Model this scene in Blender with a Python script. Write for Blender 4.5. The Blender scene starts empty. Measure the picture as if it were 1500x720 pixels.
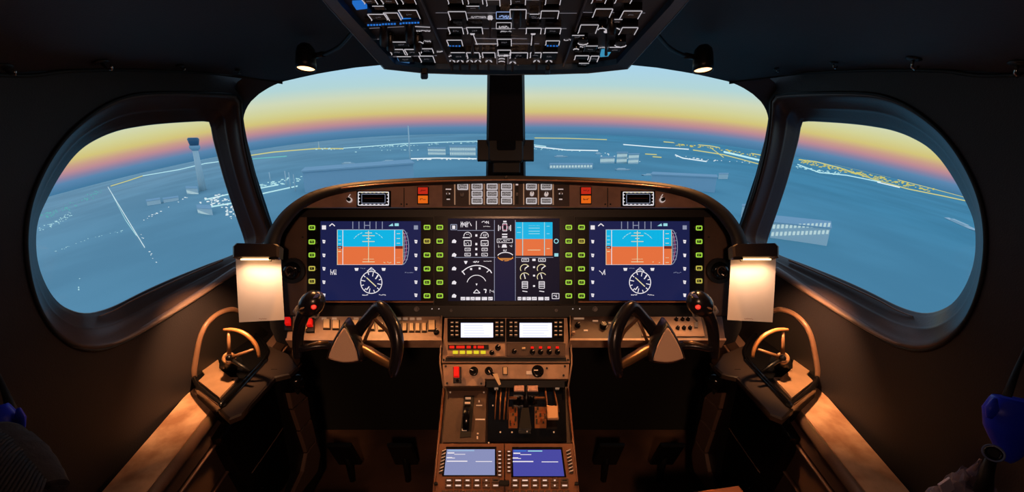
import bpy, math, random
from mathutils import Vector as V
from mathutils.bvhtree import BVHTree
random.seed(7)
# ------------------------------------------------------------------ camera, world, lights
SC = bpy.context.scene
COL = SC.collection
FPX = 630.0; CX = 741.0; CY = 360.0
PITCH = math.radians(16.0)
CAM = V((0, 0, 1.35))
cd = bpy.data.cameras.new('camera'); cam = bpy.data.objects.new('camera', cd); COL.objects.link(cam)
cd.sensor_width = 36; cd.lens = FPX / 1500 * 36; cd.shift_x = 9 / 1500
cd.clip_start = 0.02; cd.clip_end = 20000
cam.location = CAM; cam.rotation_euler = (math.pi / 2 - PITCH, 0, 0)
SC.camera = cam
SC.view_settings.view_transform = 'Standard'; SC.view_settings.look = 'None'
SC.view_settings.gamma = 1; SC.view_settings.use_curve_mapping = False
SC.view_settings.exposure = 0.0
SC.cycles.max_bounces = 6; SC.cycles.transparent_max_bounces = 12
FW = V((0, math.cos(PITCH), -math.sin(PITCH))); UP = V((0, math.sin(PITCH), math.cos(PITCH))); RT = V((1, 0, 0))

def ray(px, py):
    return FW + RT * ((px - CX) / FPX) + UP * ((CY - py) / FPX)
def P(px, py, d):
    return CAM + ray(px, py) * d
def s2l(c):
    return tuple(((v / 255) / 12.92 if v / 255 <= 0.04045 else ((v / 255 + 0.055) / 1.055) ** 2.4) for v in c)

HCO = 0.23           # how far the horizon line of the display dome drops to the sides
world = bpy.data.worlds.new('dusk_sky'); SC.world = world; world.use_nodes = True
nt = world.node_tree; nt.nodes.clear()
def N(t, **k):
    n = nt.nodes.new(t)
    for a, b in k.items(): setattr(n, a, b)
    return n
def M2(op, a, b=None, c=None):
    n = N('ShaderNodeMath', operation=op)
    for i, v in enumerate((a, b, c)):
        if v is None: continue
        if isinstance(v, (int, float)): n.inputs[i].default_value = v
        else: nt.links.new(v, n.inputs[i])
    return n.outputs[0]
tc = N('ShaderNodeTexCoord'); sx = N('ShaderNodeSeparateXYZ'); nt.links.new(tc.outputs['Generated'], sx.inputs[0])
X, Y, Z = sx.outputs
r_ = M2('MAXIMUM', M2('SQRT', M2('ADD', M2('MULTIPLY', X, X), M2('MULTIPLY', Y, Y))), 0.001)
sn = M2('ABSOLUTE', M2('DIVIDE', X, r_))
e_ = M2('ADD', M2('DIVIDE', Z, r_), M2('MULTIPLY', M2('POWER', sn, 3.0), HCO))
fac = M2('MULTIPLY_ADD', e_, 2.0, 0.2)        # e=-0.1 -> 0, e=0.4 -> 1
ramp = N('ShaderNodeValToRGB'); nt.links.new(fac, ramp.inputs[0])
SKY = [(-.1, (60, 105, 145)), (-.035, (66, 118, 152)), (-.022, (70, 122, 160)), (-.010, (92, 136, 176)), (-.003, (140, 132, 164)), (.005, (190, 140, 150)),
       (.013, (204, 160, 138)), (.023, (214, 198, 124)), (.036, (214, 211, 150)), (.056, (212, 219, 186)),
       (.08, (182, 216, 218)), (.12, (172, 214, 238)), (.2, (172, 208, 236)), (.38, (150, 184, 214))]
el = ramp.color_ramp.elements
for i, (e, c) in enumerate(SKY):
    x = el[i] if i < 2 else el.new(0.5)
for i, (e, c) in enumerate(SKY):
    el[i].position = max(0, min(1, e * 2 + .2))
for i, (e, c) in enumerate(SKY):
    el[i].color = (*s2l(c), 1)
bg = N('ShaderNodeBackground'); nt.links.new(ramp.outputs[0], bg.inputs[0]); bg.inputs[1].default_value = 1.0
wo = N('ShaderNodeOutputWorld'); nt.links.new(bg.outputs[0], wo.inputs[0])

WARM = (1.0, 0.42, 0.14)
def lamp_light(name, kind, loc, energy, color, parent=None, size=.05, aim=None, angle=None, blend=.6, sizey=None):
    ld = bpy.data.lights.new(name, kind); ld.energy = energy; ld.color = color
    if kind == 'AREA':
        ld.size = size
        if sizey: ld.shape = 'RECTANGLE'; ld.size_y = sizey
    else: ld.shadow_soft_size = size
    if kind == 'SPOT': ld.spot_size = math.radians(angle or 80); ld.spot_blend = blend
    o = bpy.data.objects.new(name, ld); COL.objects.link(o)
    base = V(parent.location) if parent else V((0, 0, 0))
    o.parent = parent; o.location = V(loc) - base
    if aim is not None:
        o.rotation_euler = (V(aim) - V(loc)).to_track_quat('-Z', 'Y').to_euler()
    return o

# ------------------------------------------------------------------ materials
MATS = {}
def mat(name, col, rough=.5, metal=0.0, emit=None, es=1.0, spec=.5, bump=0.0, bscale=60, var=0.0, vscale=8, col2=None):
    if name in MATS: return MATS[name]
    m = bpy.data.materials.new(name); m.use_nodes = True; t = m.node_tree; b = t.nodes['Principled BSDF']
    b.inputs['Base Color'].default_value = (*s2l(col), 1); b.inputs['Roughness'].default_value = rough
    b.inputs['Metallic'].default_value = metal; b.inputs['Specular IOR Level'].default_value = spec
    if emit is not None:
        b.inputs['Emission Color'].default_value = (*s2l(emit), 1); b.inputs['Emission Strength'].default_value = es
    tcn = t.nodes.new('ShaderNodeTexCoord')
    if bump:
        n = t.nodes.new('ShaderNodeTexNoise'); n.inputs['Scale'].default_value = bscale; n.inputs['Detail'].default_value = 3
        t.links.new(tcn.outputs['Object'], n.inputs['Vector'])
        bp = t.nodes.new('ShaderNodeBump'); bp.inputs['Strength'].default_value = bump; bp.inputs['Distance'].default_value = .002
        t.links.new(n.outputs['Fac'], bp.inputs['Height']); t.links.new(bp.outputs[0], b.inputs['Normal'])
    if var or col2:
        n = t.nodes.new('ShaderNodeTexNoise'); n.inputs['Scale'].default_value = vscale; n.inputs['Detail'].default_value = 5
        t.links.new(tcn.outputs['Object'], n.inputs['Vector'])
        cr = t.nodes.new('ShaderNodeValToRGB'); cr.color_ramp.elements[0].position = .35; cr.color_ramp.elements[1].position = .65
        c2 = col2 or tuple(v * (1 - var) for v in col)
        cr.color_ramp.elements[0].color = (*s2l(c2), 1); cr.color_ramp.elements[1].color = (*s2l(col), 1)
        t.links.new(n.outputs['Fac'], cr.inputs[0]); t.links.new(cr.outputs[0], b.inputs['Base Color'])
    MATS[name] = m
    return m
def lit(name, col, es=1.0):
    if name in MATS: return MATS[name]
    m = bpy.data.materials.new(name); m.use_nodes = True; t = m.node_tree; b = t.nodes['Principled BSDF']
    b.inputs['Base Color'].default_value = (.01, .01, .01, 1); b.inputs['Roughness'].default_value = .45; b.inputs['Specular IOR Level'].default_value = .12
    b.inputs['Emission Color'].default_value = (*s2l(col), 1); b.inputs['Emission Strength'].default_value = es
    MATS[name] = m
    return m
mwall = mat('wall_liner', (40, 35, 39), .62, bump=.3, bscale=400, var=.12, vscale=3)
mceil = mat('ceiling_liner', (52, 45, 47), .7, bump=.3, bscale=300, var=.12, vscale=3)
mrec = mat('window_recess', (82, 66, 62), .34, bump=.1, bscale=200)
mblack = mat('black_plastic', (16, 16, 18), .4)
mgloss = mat('gloss_black', (12, 12, 14), .16)
mrub = mat('black_rubber', (9, 9, 10), .6)
mvoid = mat('footwell_black', (9, 8, 8), .8)
mpanel = mat('panel_brown', (86, 66, 56), .5, bump=.2, bscale=500, var=.15, vscale=20)
mpanelblk = mat('panel_black', (12, 11, 13), .5)
mcop = mat('worn_tan_panel', (182, 148, 124), .4, bump=.15, bscale=200, var=.15, vscale=30)
mplate = mat('tan_plate', (178, 140, 110), .36, metal=.2, bump=.1, bscale=150, var=.1, vscale=20)
mledge = mat('worn_leather_ledge', (224, 182, 148), .34, bump=.5, bscale=60, var=.3, vscale=16, col2=(168, 122, 92))
mconsole = mat('side_console_brown', (104, 80, 68), .5, bump=.25, bscale=300)
mglass_dark = mat('dark_bezel', (10, 10, 14), .25)
mchrome = mat('chrome', (190, 185, 180), .2, metal=1.0)
mpaper = mat('paper', (226, 214, 206), .75, var=.04, vscale=12)
mfloor = mat('cockpit_floor', (96, 66, 50), .7, bump=.5, bscale=120, var=.3, vscale=5)
mleather = mat('tan_leather', (150, 92, 58), .5, bump=.3, bscale=250)
mpad = mat('yoke_pad', (206, 172, 148), .42, metal=.0, bump=.2, bscale=500)
myoke = mat('yoke_black', (26, 24, 30), .26)
marm = mat('yoke_arm_satin', (120, 92, 66), .3, metal=.6)
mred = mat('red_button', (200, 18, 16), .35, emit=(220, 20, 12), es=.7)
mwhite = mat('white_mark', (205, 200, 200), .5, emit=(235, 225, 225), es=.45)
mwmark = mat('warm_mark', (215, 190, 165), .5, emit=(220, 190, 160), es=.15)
mgrey = mat('grey_key', (118, 112, 112), .5)
mblue = mat('blue_lit_cloth', (26, 52, 235), .4, bump=.3, bscale=60, emit=(10, 16, 110), es=.0)  # blue light on the pouches is put into the cloth colour
mknit = mat('dark_knit', (46, 44, 48), .9, bump=.8, bscale=120)
moh = mat('overhead_charcoal', (34, 36, 46), .42)
mohrail = mat('overhead_rail', (18, 52, 84), .3)
# ------------------------------------------------------------------ mesh builder
def unit(v): return V(v).normalized()
class Pl:
    """a plane with origin o, in-plane axes ex, ey and normal n facing the viewer"""
    def __init__(s, o, ex, ey):
        s.o = V(o); s.ex = unit(ex); s.n = unit(s.ex.cross(V(ey))); s.ey = s.n.cross(s.ex)
    def hit(s, px, py):
        d = ray(px, py); t = (s.o - CAM).dot(s.n) / d.dot(s.n); return CAM + d * t
    def uv(s, px, py):
        q = s.hit(px, py) - s.o; return (q.dot(s.ex), q.dot(s.ey))
    def at(s, u, v, w=0): return s.o + s.ex * u + s.ey * v + s.n * w
def rows(y1, d1, y2, d2):      # a plane holding the x axis, through two picture rows (y1 above y2)
    a, b = P(CX, y1, d1), P(CX, y2, d2)
    return Pl(b, (1, 0, 0), a - b)
class MB:
    def __init__(s): s.v = []; s.f = []; s.m = []; s.sm = []; s.mats = []; s.cur = 0
    def use(s, m):
        if m not in s.mats: s.mats.append(m)
        s.cur = s.mats.index(m); return s
    def face(s, idx, smooth=False): s.f.append(tuple(idx)); s.m.append(s.cur); s.sm.append(smooth)
    def add(s, pts): b = len(s.v); s.v += [V(p) for p in pts]; return list(range(b, b + len(pts)))
    def poly(s, pts): s.face(s.add(pts))
    def loft(s, rings, closed=True, smooth=True, cap0=False, cap1=False):
        ids = [s.add(r) for r in rings]; n = len(rings[0])
        for a, b in zip(ids[:-1], ids[1:]):
            for i in range(n if closed else n - 1):
                j = (i + 1) % n; s.face((a[i], a[j], b[j], b[i]), smooth)
        if cap0: s.face(ids[0][::-1])
        if cap1: s.face(ids[-1])
        return s
    def box(s, o, ex, ey, ez, a, b, c, ch=0.0):     # centred box, half sizes a b c, chamfered all round
        o, ex, ey, ez = V(o), unit(ex), unit(ey), unit(ez)
        def ring(k, w): return [o + ex * (x * (a - k)) + ey * (y * (b - k)) + ez * w for x, y in ((-1, -1), (1, -1), (1, 1), (-1, 1))]
        R = [ring(0, -c), ring(0, c)] if not ch else [ring(ch, -c), ring(0, -c + ch), ring(0, c - ch), ring(ch, c)]
        return s.loft(R, smooth=False, cap0=True, cap1=True)
    def bx(s, x0, x1, y0, y1, z0, z1, ch=0.0):
        return s.box(((x0 + x1) / 2, (y0 + y1) / 2, (z0 + z1) / 2), (1, 0, 0), (0, 1, 0), (0, 0, 1), abs(x1 - x0) / 2, abs(y1 - y0) / 2, abs(z1 - z0) / 2, ch)
    def prism(s, pl, uv, w0, w1, ch=0.0, smooth=False):
        cu = sum(p[0] for p in uv) / len(uv); cv = sum(p[1] for p in uv) / len(uv)
        def ring(k, w):
            out = []
            for u, v in uv:
                du, dv = u - cu, v - cv; L = math.hypot(du, dv) or 1
                q = max(.2, 1 - k * 1.3 / L); out.append(pl.at(cu + du * q, cv + dv * q, w))
            return out
        R = [ring(0, w0), ring(0, w1)] if not ch else [ring(0, w0), ring(0, w1 - ch), ring(ch, w1)]
        return s.loft(R, smooth=smooth, cap0=True, cap1=True)
    def pp(s, pl, pts, w0, w1, ch=0.0): return s.prism(pl, [pl.uv(*p) for p in pts], w0, w1, ch)
    def pr(s, pl, x0, y0, x1, y1, w0, w1, ch=0.0):
        return s.pp(pl, [(x0, y1), (x1, y1), (x1, y0), (x0, y0)], w0, w1, ch)
    def prr(s, pl, x0, y0, x1, y1, w0, w1, r=3, ch=0.0):     # rounded rectangle
        pts = []
        for cx, cy, a in ((x1 - r, y0 + r, 0), (x0 + r, y0 + r, 90), (x0 + r, y1 - r, 180), (x1 - r, y1 - r, 270)):
            for k in range(4):
                t = math.radians(a + k * 30); pts.append((cx + r * math.cos(t), cy - r * math.sin(t)))
        return s.pp(pl, pts, w0, w1, ch)
    def frame(s, pl, o, i, w0, w1):      # flat ring between two equal-length pixel polygons
        O = [pl.uv(*p) for p in o]; I = [pl.uv(*p) for p in i]
        A = [[pl.at(u, v, w0) for u, v in O], [pl.at(u, v, w1) for u, v in O], [pl.at(u, v, w1) for u, v in I], [pl.at(u, v, w0) for u, v in I]]
        A.append(A[0]); return s.loft(A, smooth=False)
    def fr(s, pl, x0, y0, x1, y1, t, w0, w1):
        return s.frame(pl, [(x0, y1), (x1, y1), (x1, y0), (x0, y0)], [(x0 + t, y1 - t), (x1 - t, y1 - t), (x1 - t, y0 + t), (x0 + t, y0 + t)], w0, w1)
    def disc(s, pl, cx, cy, r, w0, w1, n=20, ch=0.0, r1=None):   # a round boss; r in metres
        u, v = pl.uv(cx, cy)
        def ring(rr, w): return [pl.at(u + rr * math.cos(2 * math.pi * k / n), v + rr * math.sin(2 * math.pi * k / n), w) for k in range(n)]
        r1 = r1 or r
        R = [ring(r, w0), ring(r1, w1)] if not ch else [ring(r, w0), ring(r1, w1 - ch), ring(r1 - ch, w1)]
        return s.loft(R, smooth=True, cap0=True, cap1=True)
    def ringd(s, pl, cx, cy, r0, r1, w0, w1, n=28, a0=0, a1=360):
        u, v = pl.uv(cx, cy); full = abs(a1 - a0) >= 359.9
        m = n if full else n + 1
        A = [math.radians(a0 + (a1 - a0) * k / n) for k in range(m)]
        def ring(rr, w): return [pl.at(u + rr * math.cos(a), v + rr * math.sin(a), w) for a in A]
        R = [ring(r0, w0), ring(r1, w0), ring(r1, w1), ring(r0, w1), ring(r0, w0)]
        return s.loft(R, closed=full, smooth=False)
    def tube(s, path, rad, n=10, sq=1.0, upv=None, cap=True):
        path = [V(p) for p in path]; m = len(path)
        rad = rad if isinstance(rad, (list, tuple)) else [rad] * m
        rings = []; up = V(upv) if upv else None
        for i, p in enumerate(path):
            d = (path[min(i + 1, m - 1)] - path[max(i - 1, 0)]).normalized()
            if up is None: up = V((0, 0, 1)) if abs(d.z) < .9 else V((0, 1, 0))
            a = d.cross(up).normalized(); b = a.cross(d)
            if not upv: up = b
            rings.append([p + a * rad[i] * math.cos(2 * math.pi * k / n) + b * rad[i] * sq * math.sin(2 * math.pi * k / n) for k in range(n)])
        return s.loft(rings, smooth=True, cap0=cap, cap1=cap)
    def lathe(s, o, ax, prof, n=24, cap0=True, cap1=True):
        o, ax = V(o), unit(ax); a = ax.cross(V((0, 0, 1)) if abs(ax.z) < .9 else V((1, 0, 0))).normalized(); b = ax.cross(a)
        return s.loft([[o + ax * h + (a * math.cos(2 * math.pi * k / n) + b * math.sin(2 * math.pi * k / n)) * r for k in range(n)] for r, h in prof], smooth=True, cap0=cap0, cap1=cap1)
    def build(s, name, m=None, parent=None, label=None):
        if m is not None: s.mats = [m]; s.m = [0] * len(s.f)
        me = bpy.data.meshes.new(name); base = root_loc(parent)
        me.from_pydata([tuple(p - base) for p in s.v], [], s.f)
        for x in s.mats: me.materials.append(x)
        me.polygons.foreach_set('material_index', s.m); me.polygons.foreach_set('use_smooth', s.sm)
        me.update(); me.validate()
        o = bpy.data.objects.new(name, me); COL.objects.link(o); o.parent = parent
        if label: o['label'] = label
        return o
def root_loc(o):
    while o is not None and o.parent is not None: o = o.parent
    return V(o.location) if o is not None else V((0, 0, 0))
def tag(o, label=None, cat=None, group=None, kind=None):
    if label: o['label'] = label
    if cat: o['category'] = cat
    if group: o['group'] = group
    if kind: o['kind'] = kind
    return o
def thing(name, loc, label, cat, group=None):
    o = bpy.data.objects.new(name, None); COL.objects.link(o); o.location = loc; o.empty_display_size = .05
    return tag(o, label, cat, group)
def catmull(pts, k=6, closed=False):
    pts = [V(p) if len(p) == 3 else V((p[0], p[1], 0)) for p in pts]; n = len(pts); out = []
    for i in range(n if closed else n - 1):
        g = (lambda j: pts[j % n]) if closed else (lambda j: pts[max(0, min(n - 1, j))])
        a, b, c, d = g(i - 1), g(i), g(i + 1), g(i + 2)
        for q in range(k):
            t = q / k
            out.append(.5 * ((2 * b) + (c - a) * t + (2 * a - 5 * b + 4 * c - d) * t * t + (3 * b - a - 3 * c + d) * t ** 3))
    if not closed: out.append(pts[-1])
    return out
def cast(poly, c, ang):      # first crossing of the ray from c at ang with a closed 2D polygon (farthest)
    dx, dy = math.cos(ang), math.sin(ang); best = None
    n = len(poly)
    for i in range(n):
        ax, ay = poly[i][0] - c[0], poly[i][1] - c[1]; bx_, by_ = poly[(i + 1) % n][0] - c[0], poly[(i + 1) % n][1] - c[1]
        ex, ey = bx_ - ax, by_ - ay; den = dx * ey - dy * ex
        if abs(den) < 1e-12: continue
        t = (ax * ey - ay * ex) / den; u = (ax * dy - ay * dx) / den
        if t > 0 and -1e-9 <= u <= 1 + 1e-9 and (best is None or t > best): best = t
    return (c[0] + dx * best, c[1] + dy * best)
def mx(px, s): return px if s < 0 else 2 * CX - px      # left-side pixel -> this side
# ------------------------------------------------------------------ shell surfaces
def wwid(y, z):
    k = .045 + .045 * max(0, min(1, (z - .65) / .3))
    yy = max(0, y)
    w = .935 - k * yy * yy
    if z > 1.25: w -= .3 * (z - 1.25) ** 2
    return w
def march(px, py, f, t0=.2, t1=4):
    d = ray(px, py); n = 120; pt = t0; pv = f(CAM + d * t0)
    for i in range(1, n + 1):
        t = t0 + (t1 - t0) * i / n; v = f(CAM + d * t)
        if (pv < 0) != (v < 0):
            a, b = pt, t
            for _ in range(30):
                m = (a + b) / 2
                if (f(CAM + d * m) < 0) == (pv < 0): a = m
                else: b = m
            return CAM + d * a
        pt, pv = t, v
    return CAM + d * t1
def wall_hit(px, py, s, off=0.0): return march(px, py, lambda p: s * p.x - wwid(p.y, p.z) - off)
def front_y(x, z): return 1.62 - .9 * (z - 1.2) - .17 * x * x
def front_hit(px, py, off=0.0): return march(px, py, lambda p: p.y - front_y(p.x, p.z) - off)

OUT = [(351, 142), (335, 138), (320, 137), (270, 135.5), (220, 136), (190, 140), (160, 151), (130, 170), (100, 197), (75, 230), (55, 268), (43, 305), (38, 345), (40, 385), (48, 425), (62, 460), (82, 488), (108, 507), (135, 513), (165, 508), (200, 492), (250, 462), (300, 430), (343, 402), (365, 385), (392, 362), (398, 345), (385, 310), (370, 262), (358, 210), (353, 165)]
INN = [(303, 178), (270, 179), (230, 182), (200, 186), (175, 191), (150, 200), (125, 214), (105, 233), (85, 262), (70, 290), (57, 320), (53, 350), (56, 385), (68, 418), (85, 442), (105, 454), (125, 458), (145, 455), (170, 446), (210, 426), (250, 408), (300, 388), (340, 373), (357, 362), (357, 350), (345, 315), (330, 270), (320, 235), (312, 205), (308, 184)]
OUT = [(p.x, p.y) for p in catmull(OUT, 4, True)]; INN = [(p.x, p.y) for p in catmull(INN, 4, True)]
WC = (205, 320); NA = 144
ANG = [2 * math.pi * k / NA + .01 for k in range(NA)]
OC = [cast(OUT, WC, a) for a in ANG]; IC = [cast(INN, WC, a) for a in ANG]
ZSEAM = [(412, 120), (355, 112), (300, 105.5), (200, 101), (100, 102), (0, 108)]
bvh_wall = {}
for s, side, wn in ((-1, 'left', 1), (1, 'right', 4)):
    # wall skin lofted from the window recess rim to its boundary
    rim = [wall_hit(mx(x, s), y, s) for x, y in OC]
    fr_e = [wall_hit(mx(x, s), y, s) for x, y in ((402, 356), (389, 310), (374, 262), (361, 210), (356, 165), (356, 140), (357, 113))]
    seam = [wall_hit(mx(x, s), y, s) for x, y in ZSEAM[2:]]
    B = [(-.7, 0), (1.5, 0), (1.5, .9)] + [(p.y, p.z) for p in fr_e] + [(p.y, p.z) for p in seam] + [(.5, 1.43), (-.7, 1.43)]
    c = (sum(p.y for p in rim) / NA, sum(p.z for p in rim) / NA)
    rimyz = [(p.y, p.z) for p in rim]
    NW = 200
    rings = []
    aw = [2 * math.pi * k / NW for k in range(NW)]
    a_rim = [cast(rimyz, c, a) for a in aw]; a_out = [cast(B, c, a) for a in aw]
    for f in (0, .03, .1, .2, .35, .5, .7, .85, 1):
        rings.append([V((s * wwid(a[0] + (b[0] - a[0]) * f, a[1] + (b[1] - a[1]) * f), a[0] + (b[0] - a[0]) * f, a[1] + (b[1] - a[1]) * f)) for a, b in zip(a_rim, a_out)])
    mb = MB(); mb.loft(rings); bvh_wall[s] = BVHTree.FromPolygons(mb.v, mb.f)
    tag(mb.build('wall_' + side, mwall), kind='structure')
    # window recess
    prof = [(0, 0), (.0, .003), (.05, -.004), (.13, .0), (.2, .012), (.5, .034), (.56, .038), (.6, .05), (.86, .064), (.9, .074), (.97, .078), (1, .084), (1, .10)]
    rings = [[wall_hit(mx(o[0] + (i[0] - o[0]) * f, s), o[1] + (i[1] - o[1]) * f, s, off) for o, i in zip(OC, IC)] for f, off in prof]
    mb = MB(); mb.loft(rings)
    win = tag(mb.build('window_%d' % wn, mrec), kind='structure')
    # dark gasket line around the recess
    mb = MB(); gr = [wall_hit(mx(o[0], s), o[1], s, -.001) for o in OC]
    mb.tube(gr + [gr[0]], .0035, 6, cap=False); mb.build('gasket', mrub, win)
    gl = [wall_hit(mx(i[0] * 1, s), i[1], s, .09) for i in IC]
    mb = MB(); cc = sum(gl, V((0, 0, 0))) / NA
    mb.loft([gl, [cc + (p - cc) * .5 for p in gl], [cc + (p - cc) * .01 for p in gl]], cap1=True); glass_l = mb
    bvh_wall[(s, 'glass')] = (mb, win)
gm = bpy.data.materials.new('window_glass'); gm.use_nodes = True; t = gm.node_tree; t.nodes.clear()
a = t.nodes.new('ShaderNodeBsdfTransparent'); b = t.nodes.new('ShaderNodeBsdfGlossy'); b.inputs['Roughness'].default_value = .02
a.inputs[0].default_value = (.97, .98, .98, 1)
fz = t.nodes.new('ShaderNodeFresnel'); fz.inputs[0].default_value = 1.15; mxs = t.nodes.new('ShaderNodeMixShader'); oo = t.nodes.new('ShaderNodeOutputMaterial')
t.links.new(fz.outputs[0], mxs.inputs[0]); t.links.new(a.outputs[0], mxs.inputs[1]); t.links.new(b.outputs[0], mxs.inputs[2]); t.links.new(mxs.outputs[0], oo.inputs[0])
for s in (-1, 1):
    mb, win = bvh_wall[(s, 'glass')]; mb.build('pane', gm, win)
# front frame and windscreen
WS = [(412, 120), (440, 113.5), (470, 107), (520, 99), (560, 95), (600, 97), (650, 99), (716, 99), (716, 264), (600, 272), (520, 280), (460, 294), (425, 312), (401, 334), (390, 300), (375, 255), (362, 205), (356, 180), (357, 170), (361, 158), (368, 148), (380, 137), (396, 127)]
WO = [(344, 150), (345, 122), (360, 111), (412, 117), (470, 100), (520, 92), (560, 85), (650, 80), (742, 78), (742, 300), (600, 320), (460, 335), (396, 360), (383, 310), (368, 262), (352, 205), (346, 178)]
WCN = (560, 190)
for s, side, wn in ((-1, 'left', 2), (1, 'right', 3)):
    aa = [2 * math.pi * k / 180 + .003 for k in range(180)]
    o = [cast(WO, WCN, a) for a in aa]; i = [cast(WS, WCN, a) for a in aa]
    f = lambda pts, off: [front_hit(mx(x, s), y, off) for x, y in pts]
    o = [q if math.dist(q, WCN) > math.dist(r, WCN) + 2 else (r[0] + (r[0] - WCN[0]) * .02, r[1] + (r[1] - WCN[1]) * .02) for q, r in zip(o, i)]
    mb = MB(); mb.loft([f(o, .02), f(o, 0), f(i, 0), f(i, .035)], smooth=False)
    win = tag(mb.build('window_%d' % wn, mat('windscreen_frame', (34, 30, 31), .5)), kind='structure')
    gl = f(i, .03); cc = sum(gl, V((0, 0, 0))) / len(gl)
    mb = MB(); gi = [f([(WCN[0] + (x - WCN[0]) * k, WCN[1] + (y - WCN[1]) * k) for x, y in i], .03) for k in (1, .7, .4, .02)]
    mb.loft(gi, cap1=True); mb.build('pane', gm, win)
# A pillar trims bridging wall and windscreen frame
for s, side in ((-1, 'left'), (1, 'right')):
    pth = [(357, 118, 1.27), (352, 160, 1.27), (358, 205, 1.29), (370, 258, 1.33), (386, 312, 1.37), (404, 362, 1.42), (420, 420, 1.45)]
    pts = catmull([P(mx(x, s), y, d) for x, y, d in pth], 6)
    mb = MB(); mb.tube(pts, [.006 + .004 * k / len(pts) for k in range(len(pts))], 10)
    tag(mb.build('trim_pillar_' + side, mat('pillar_trim', (30, 26, 28), .6)), kind='structure')
# ceiling
cent = [(1.32, 1.53), (1.24, 1.545), (1.14, 1.56), (1.0, 1.575), (.88, 1.585), (.75, 1.59), (.4, 1.59), (-.1, 1.58), (-.7, 1.56)]
NX = 28
def cell_row(L, yc, zc):
    r = []
    for k in range(NX + 1):
        u = -1 + 2 * k / NX; q = 1 - abs(u) ** 2.2
        r.append(V((-u * L.x, L.y + (yc - L.y) * q, L.z + (zc - L.z) * q)))
    return r
Ls = [wall_hit(x, y, -1) for x, y in ZSEAM[2:]]
Ls = [front_hit(355, 112)] + Ls + [V((-wwid(.5, 1.43), .5, 1.43)), V((-wwid(0, 1.43), -.1, 1.43)), V((-wwid(-.6, 1.43), -.7, 1.43))]
fe = [(412, 120), (440, 113.5), (470, 107), (500, 102), (520, 99), (545, 96.5), (560, 95), (600, 90), (650, 86), (700, 84), (741, 83)]
def interp(tab, x):
    for (a, b), (c, d) in zip(tab[:-1], tab[1:]):
        if a <= x <= c: return b + (d - b) * (x - a) / (c - a)
    return tab[-1][1]
front_row = []
for k in range(NX + 1):
    u = -1 + 2 * k / NX; px = CX - abs(u) * (CX - 355)
    yy = interp([(355, 112)] + [(a, b) for a, b in fe], px)
    p = front_hit(px, yy); front_row.append(V((math.copysign(abs(p.x), u), p.y, p.z)))
cr = [front_row] + [cell_row(L, *c) for L, c in zip(Ls[1:], cent[2:] if len(Ls) == 8 else cent[1:])]
for k in range(1, len(cr)): pass
mb = MB(); mb.loft(cr, closed=False)
bvh_ceil = BVHTree.FromPolygons(mb.v, mb.f)
tag(mb.build('ceiling', mceil), kind='structure')
for s, side in ((-1, 'left'), (1, 'right')):
    pts = [front_hit(mx(412, s), 120)] + [V((abs(p.x) * s, p.y, p.z)) for p in Ls]
    pts = catmull([p + V((-s * .003, 0, -.002)) for p in pts], 6)
    mb = MB(); mb.tube(pts, .0042, 6); tag(mb.build('trim_seam_' + side, mrub), kind='structure')
def ceil_hit(px, py):
    h = bvh_ceil.ray_cast(CAM, ray(px, py).normalized())
    return (h[0], h[1]) if h[0] else (P(px, py, 1), V((0, 0, -1)))
mb = MB(); mb.bx(-.95, .95, -.72, -.7, 0, 1.6); tag(mb.build('wall_rear', mwall), kind='structure')
mb = MB(); mb.bx(-.97, .97, -.72, 1.70, -.03, 0); tag(mb.build('floor', mfloor), kind='structure')
mb = MB(); mb.bx(-.84, .84, 1.66, 1.68, 0, .9); mb.bx(-.86, -.84, 1.44, 1.68, 0, .9); mb.bx(.84, .86, 1.44, 1.68, 0, .9); mb.bx(-.84, .84, 1.44, 1.68, .89, .9)
tag(mb.build('wall_front', mvoid), kind='structure')
# centre windscreen post
mb = MB()
def fpost(px, py, off): return front_hit(px, py, off)
pp = []
for y in (60, 100, 150, 200, 262, 300):
    w = 27 + (y - 100) * .012
    a, b = fpost(CX - w, y, 0), fpost(CX + w, y, 0)
    pp.append([a + V((0, .05, 0)), a + V((0, -.01, 0)), a + V((.008, -.03, 0)), b + V((-.008, -.03, 0)), b + V((0, -.01, 0)), b + V((0, .05, 0))])
mb.loft(pp, smooth=False, cap0=True, cap1=True)
tag(mb.build('trim_centre_post', mat('post_trim', (30, 26, 28), .45)), kind='structure')
# ------------------------------------------------------------------ land outside
LH = 60.0
def land_z(x, y):
    r = math.hypot(x, y) or 1; return CAM.z - LH - HCO * r * (abs(x) / r) ** 3
def land_hit(px, py):
    d = ray(px, py); r1 = math.hypot(d.x, d.y); sn = abs(d.x) / r1
    e = min(d.z / r1 + HCO * sn ** 3, -.024); t = (LH / -e) / r1
    p = CAM + d * t; return V((p.x, p.y, land_z(p.x, p.y)))
ml = mat('land_hazy', (116, 170, 206), .85, spec=.1)
t = ml.node_tree; b = t.nodes['Principled BSDF']
tcn = t.nodes.new('ShaderNodeTexCoord'); sp = t.nodes.new('ShaderNodeSeparateXYZ'); t.links.new(tcn.outputs['Object'], sp.inputs[0])
mr = t.nodes.new('ShaderNodeMapRange'); mr.inputs[1].default_value = -900; mr.inputs[2].default_value = 500; t.links.new(sp.outputs[0], mr.inputs[0])
nz = t.nodes.new('ShaderNodeTexNoise'); nz.inputs['Scale'].default_value = .006; nz.inputs['Detail'].default_value = 8; t.links.new(tcn.outputs['Object'], nz.inputs['Vector'])
cr1 = t.nodes.new('ShaderNodeValToRGB'); t.links.new(mr.outputs[0], cr1.inputs[0])
cr1.color_ramp.elements[0].color = (*s2l((176, 204, 212)), 1); cr1.color_ramp.elements[1].color = (*s2l((108, 182, 202)), 1)  # blue haze put into the land colour; paler haze and pavement on the left
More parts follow.
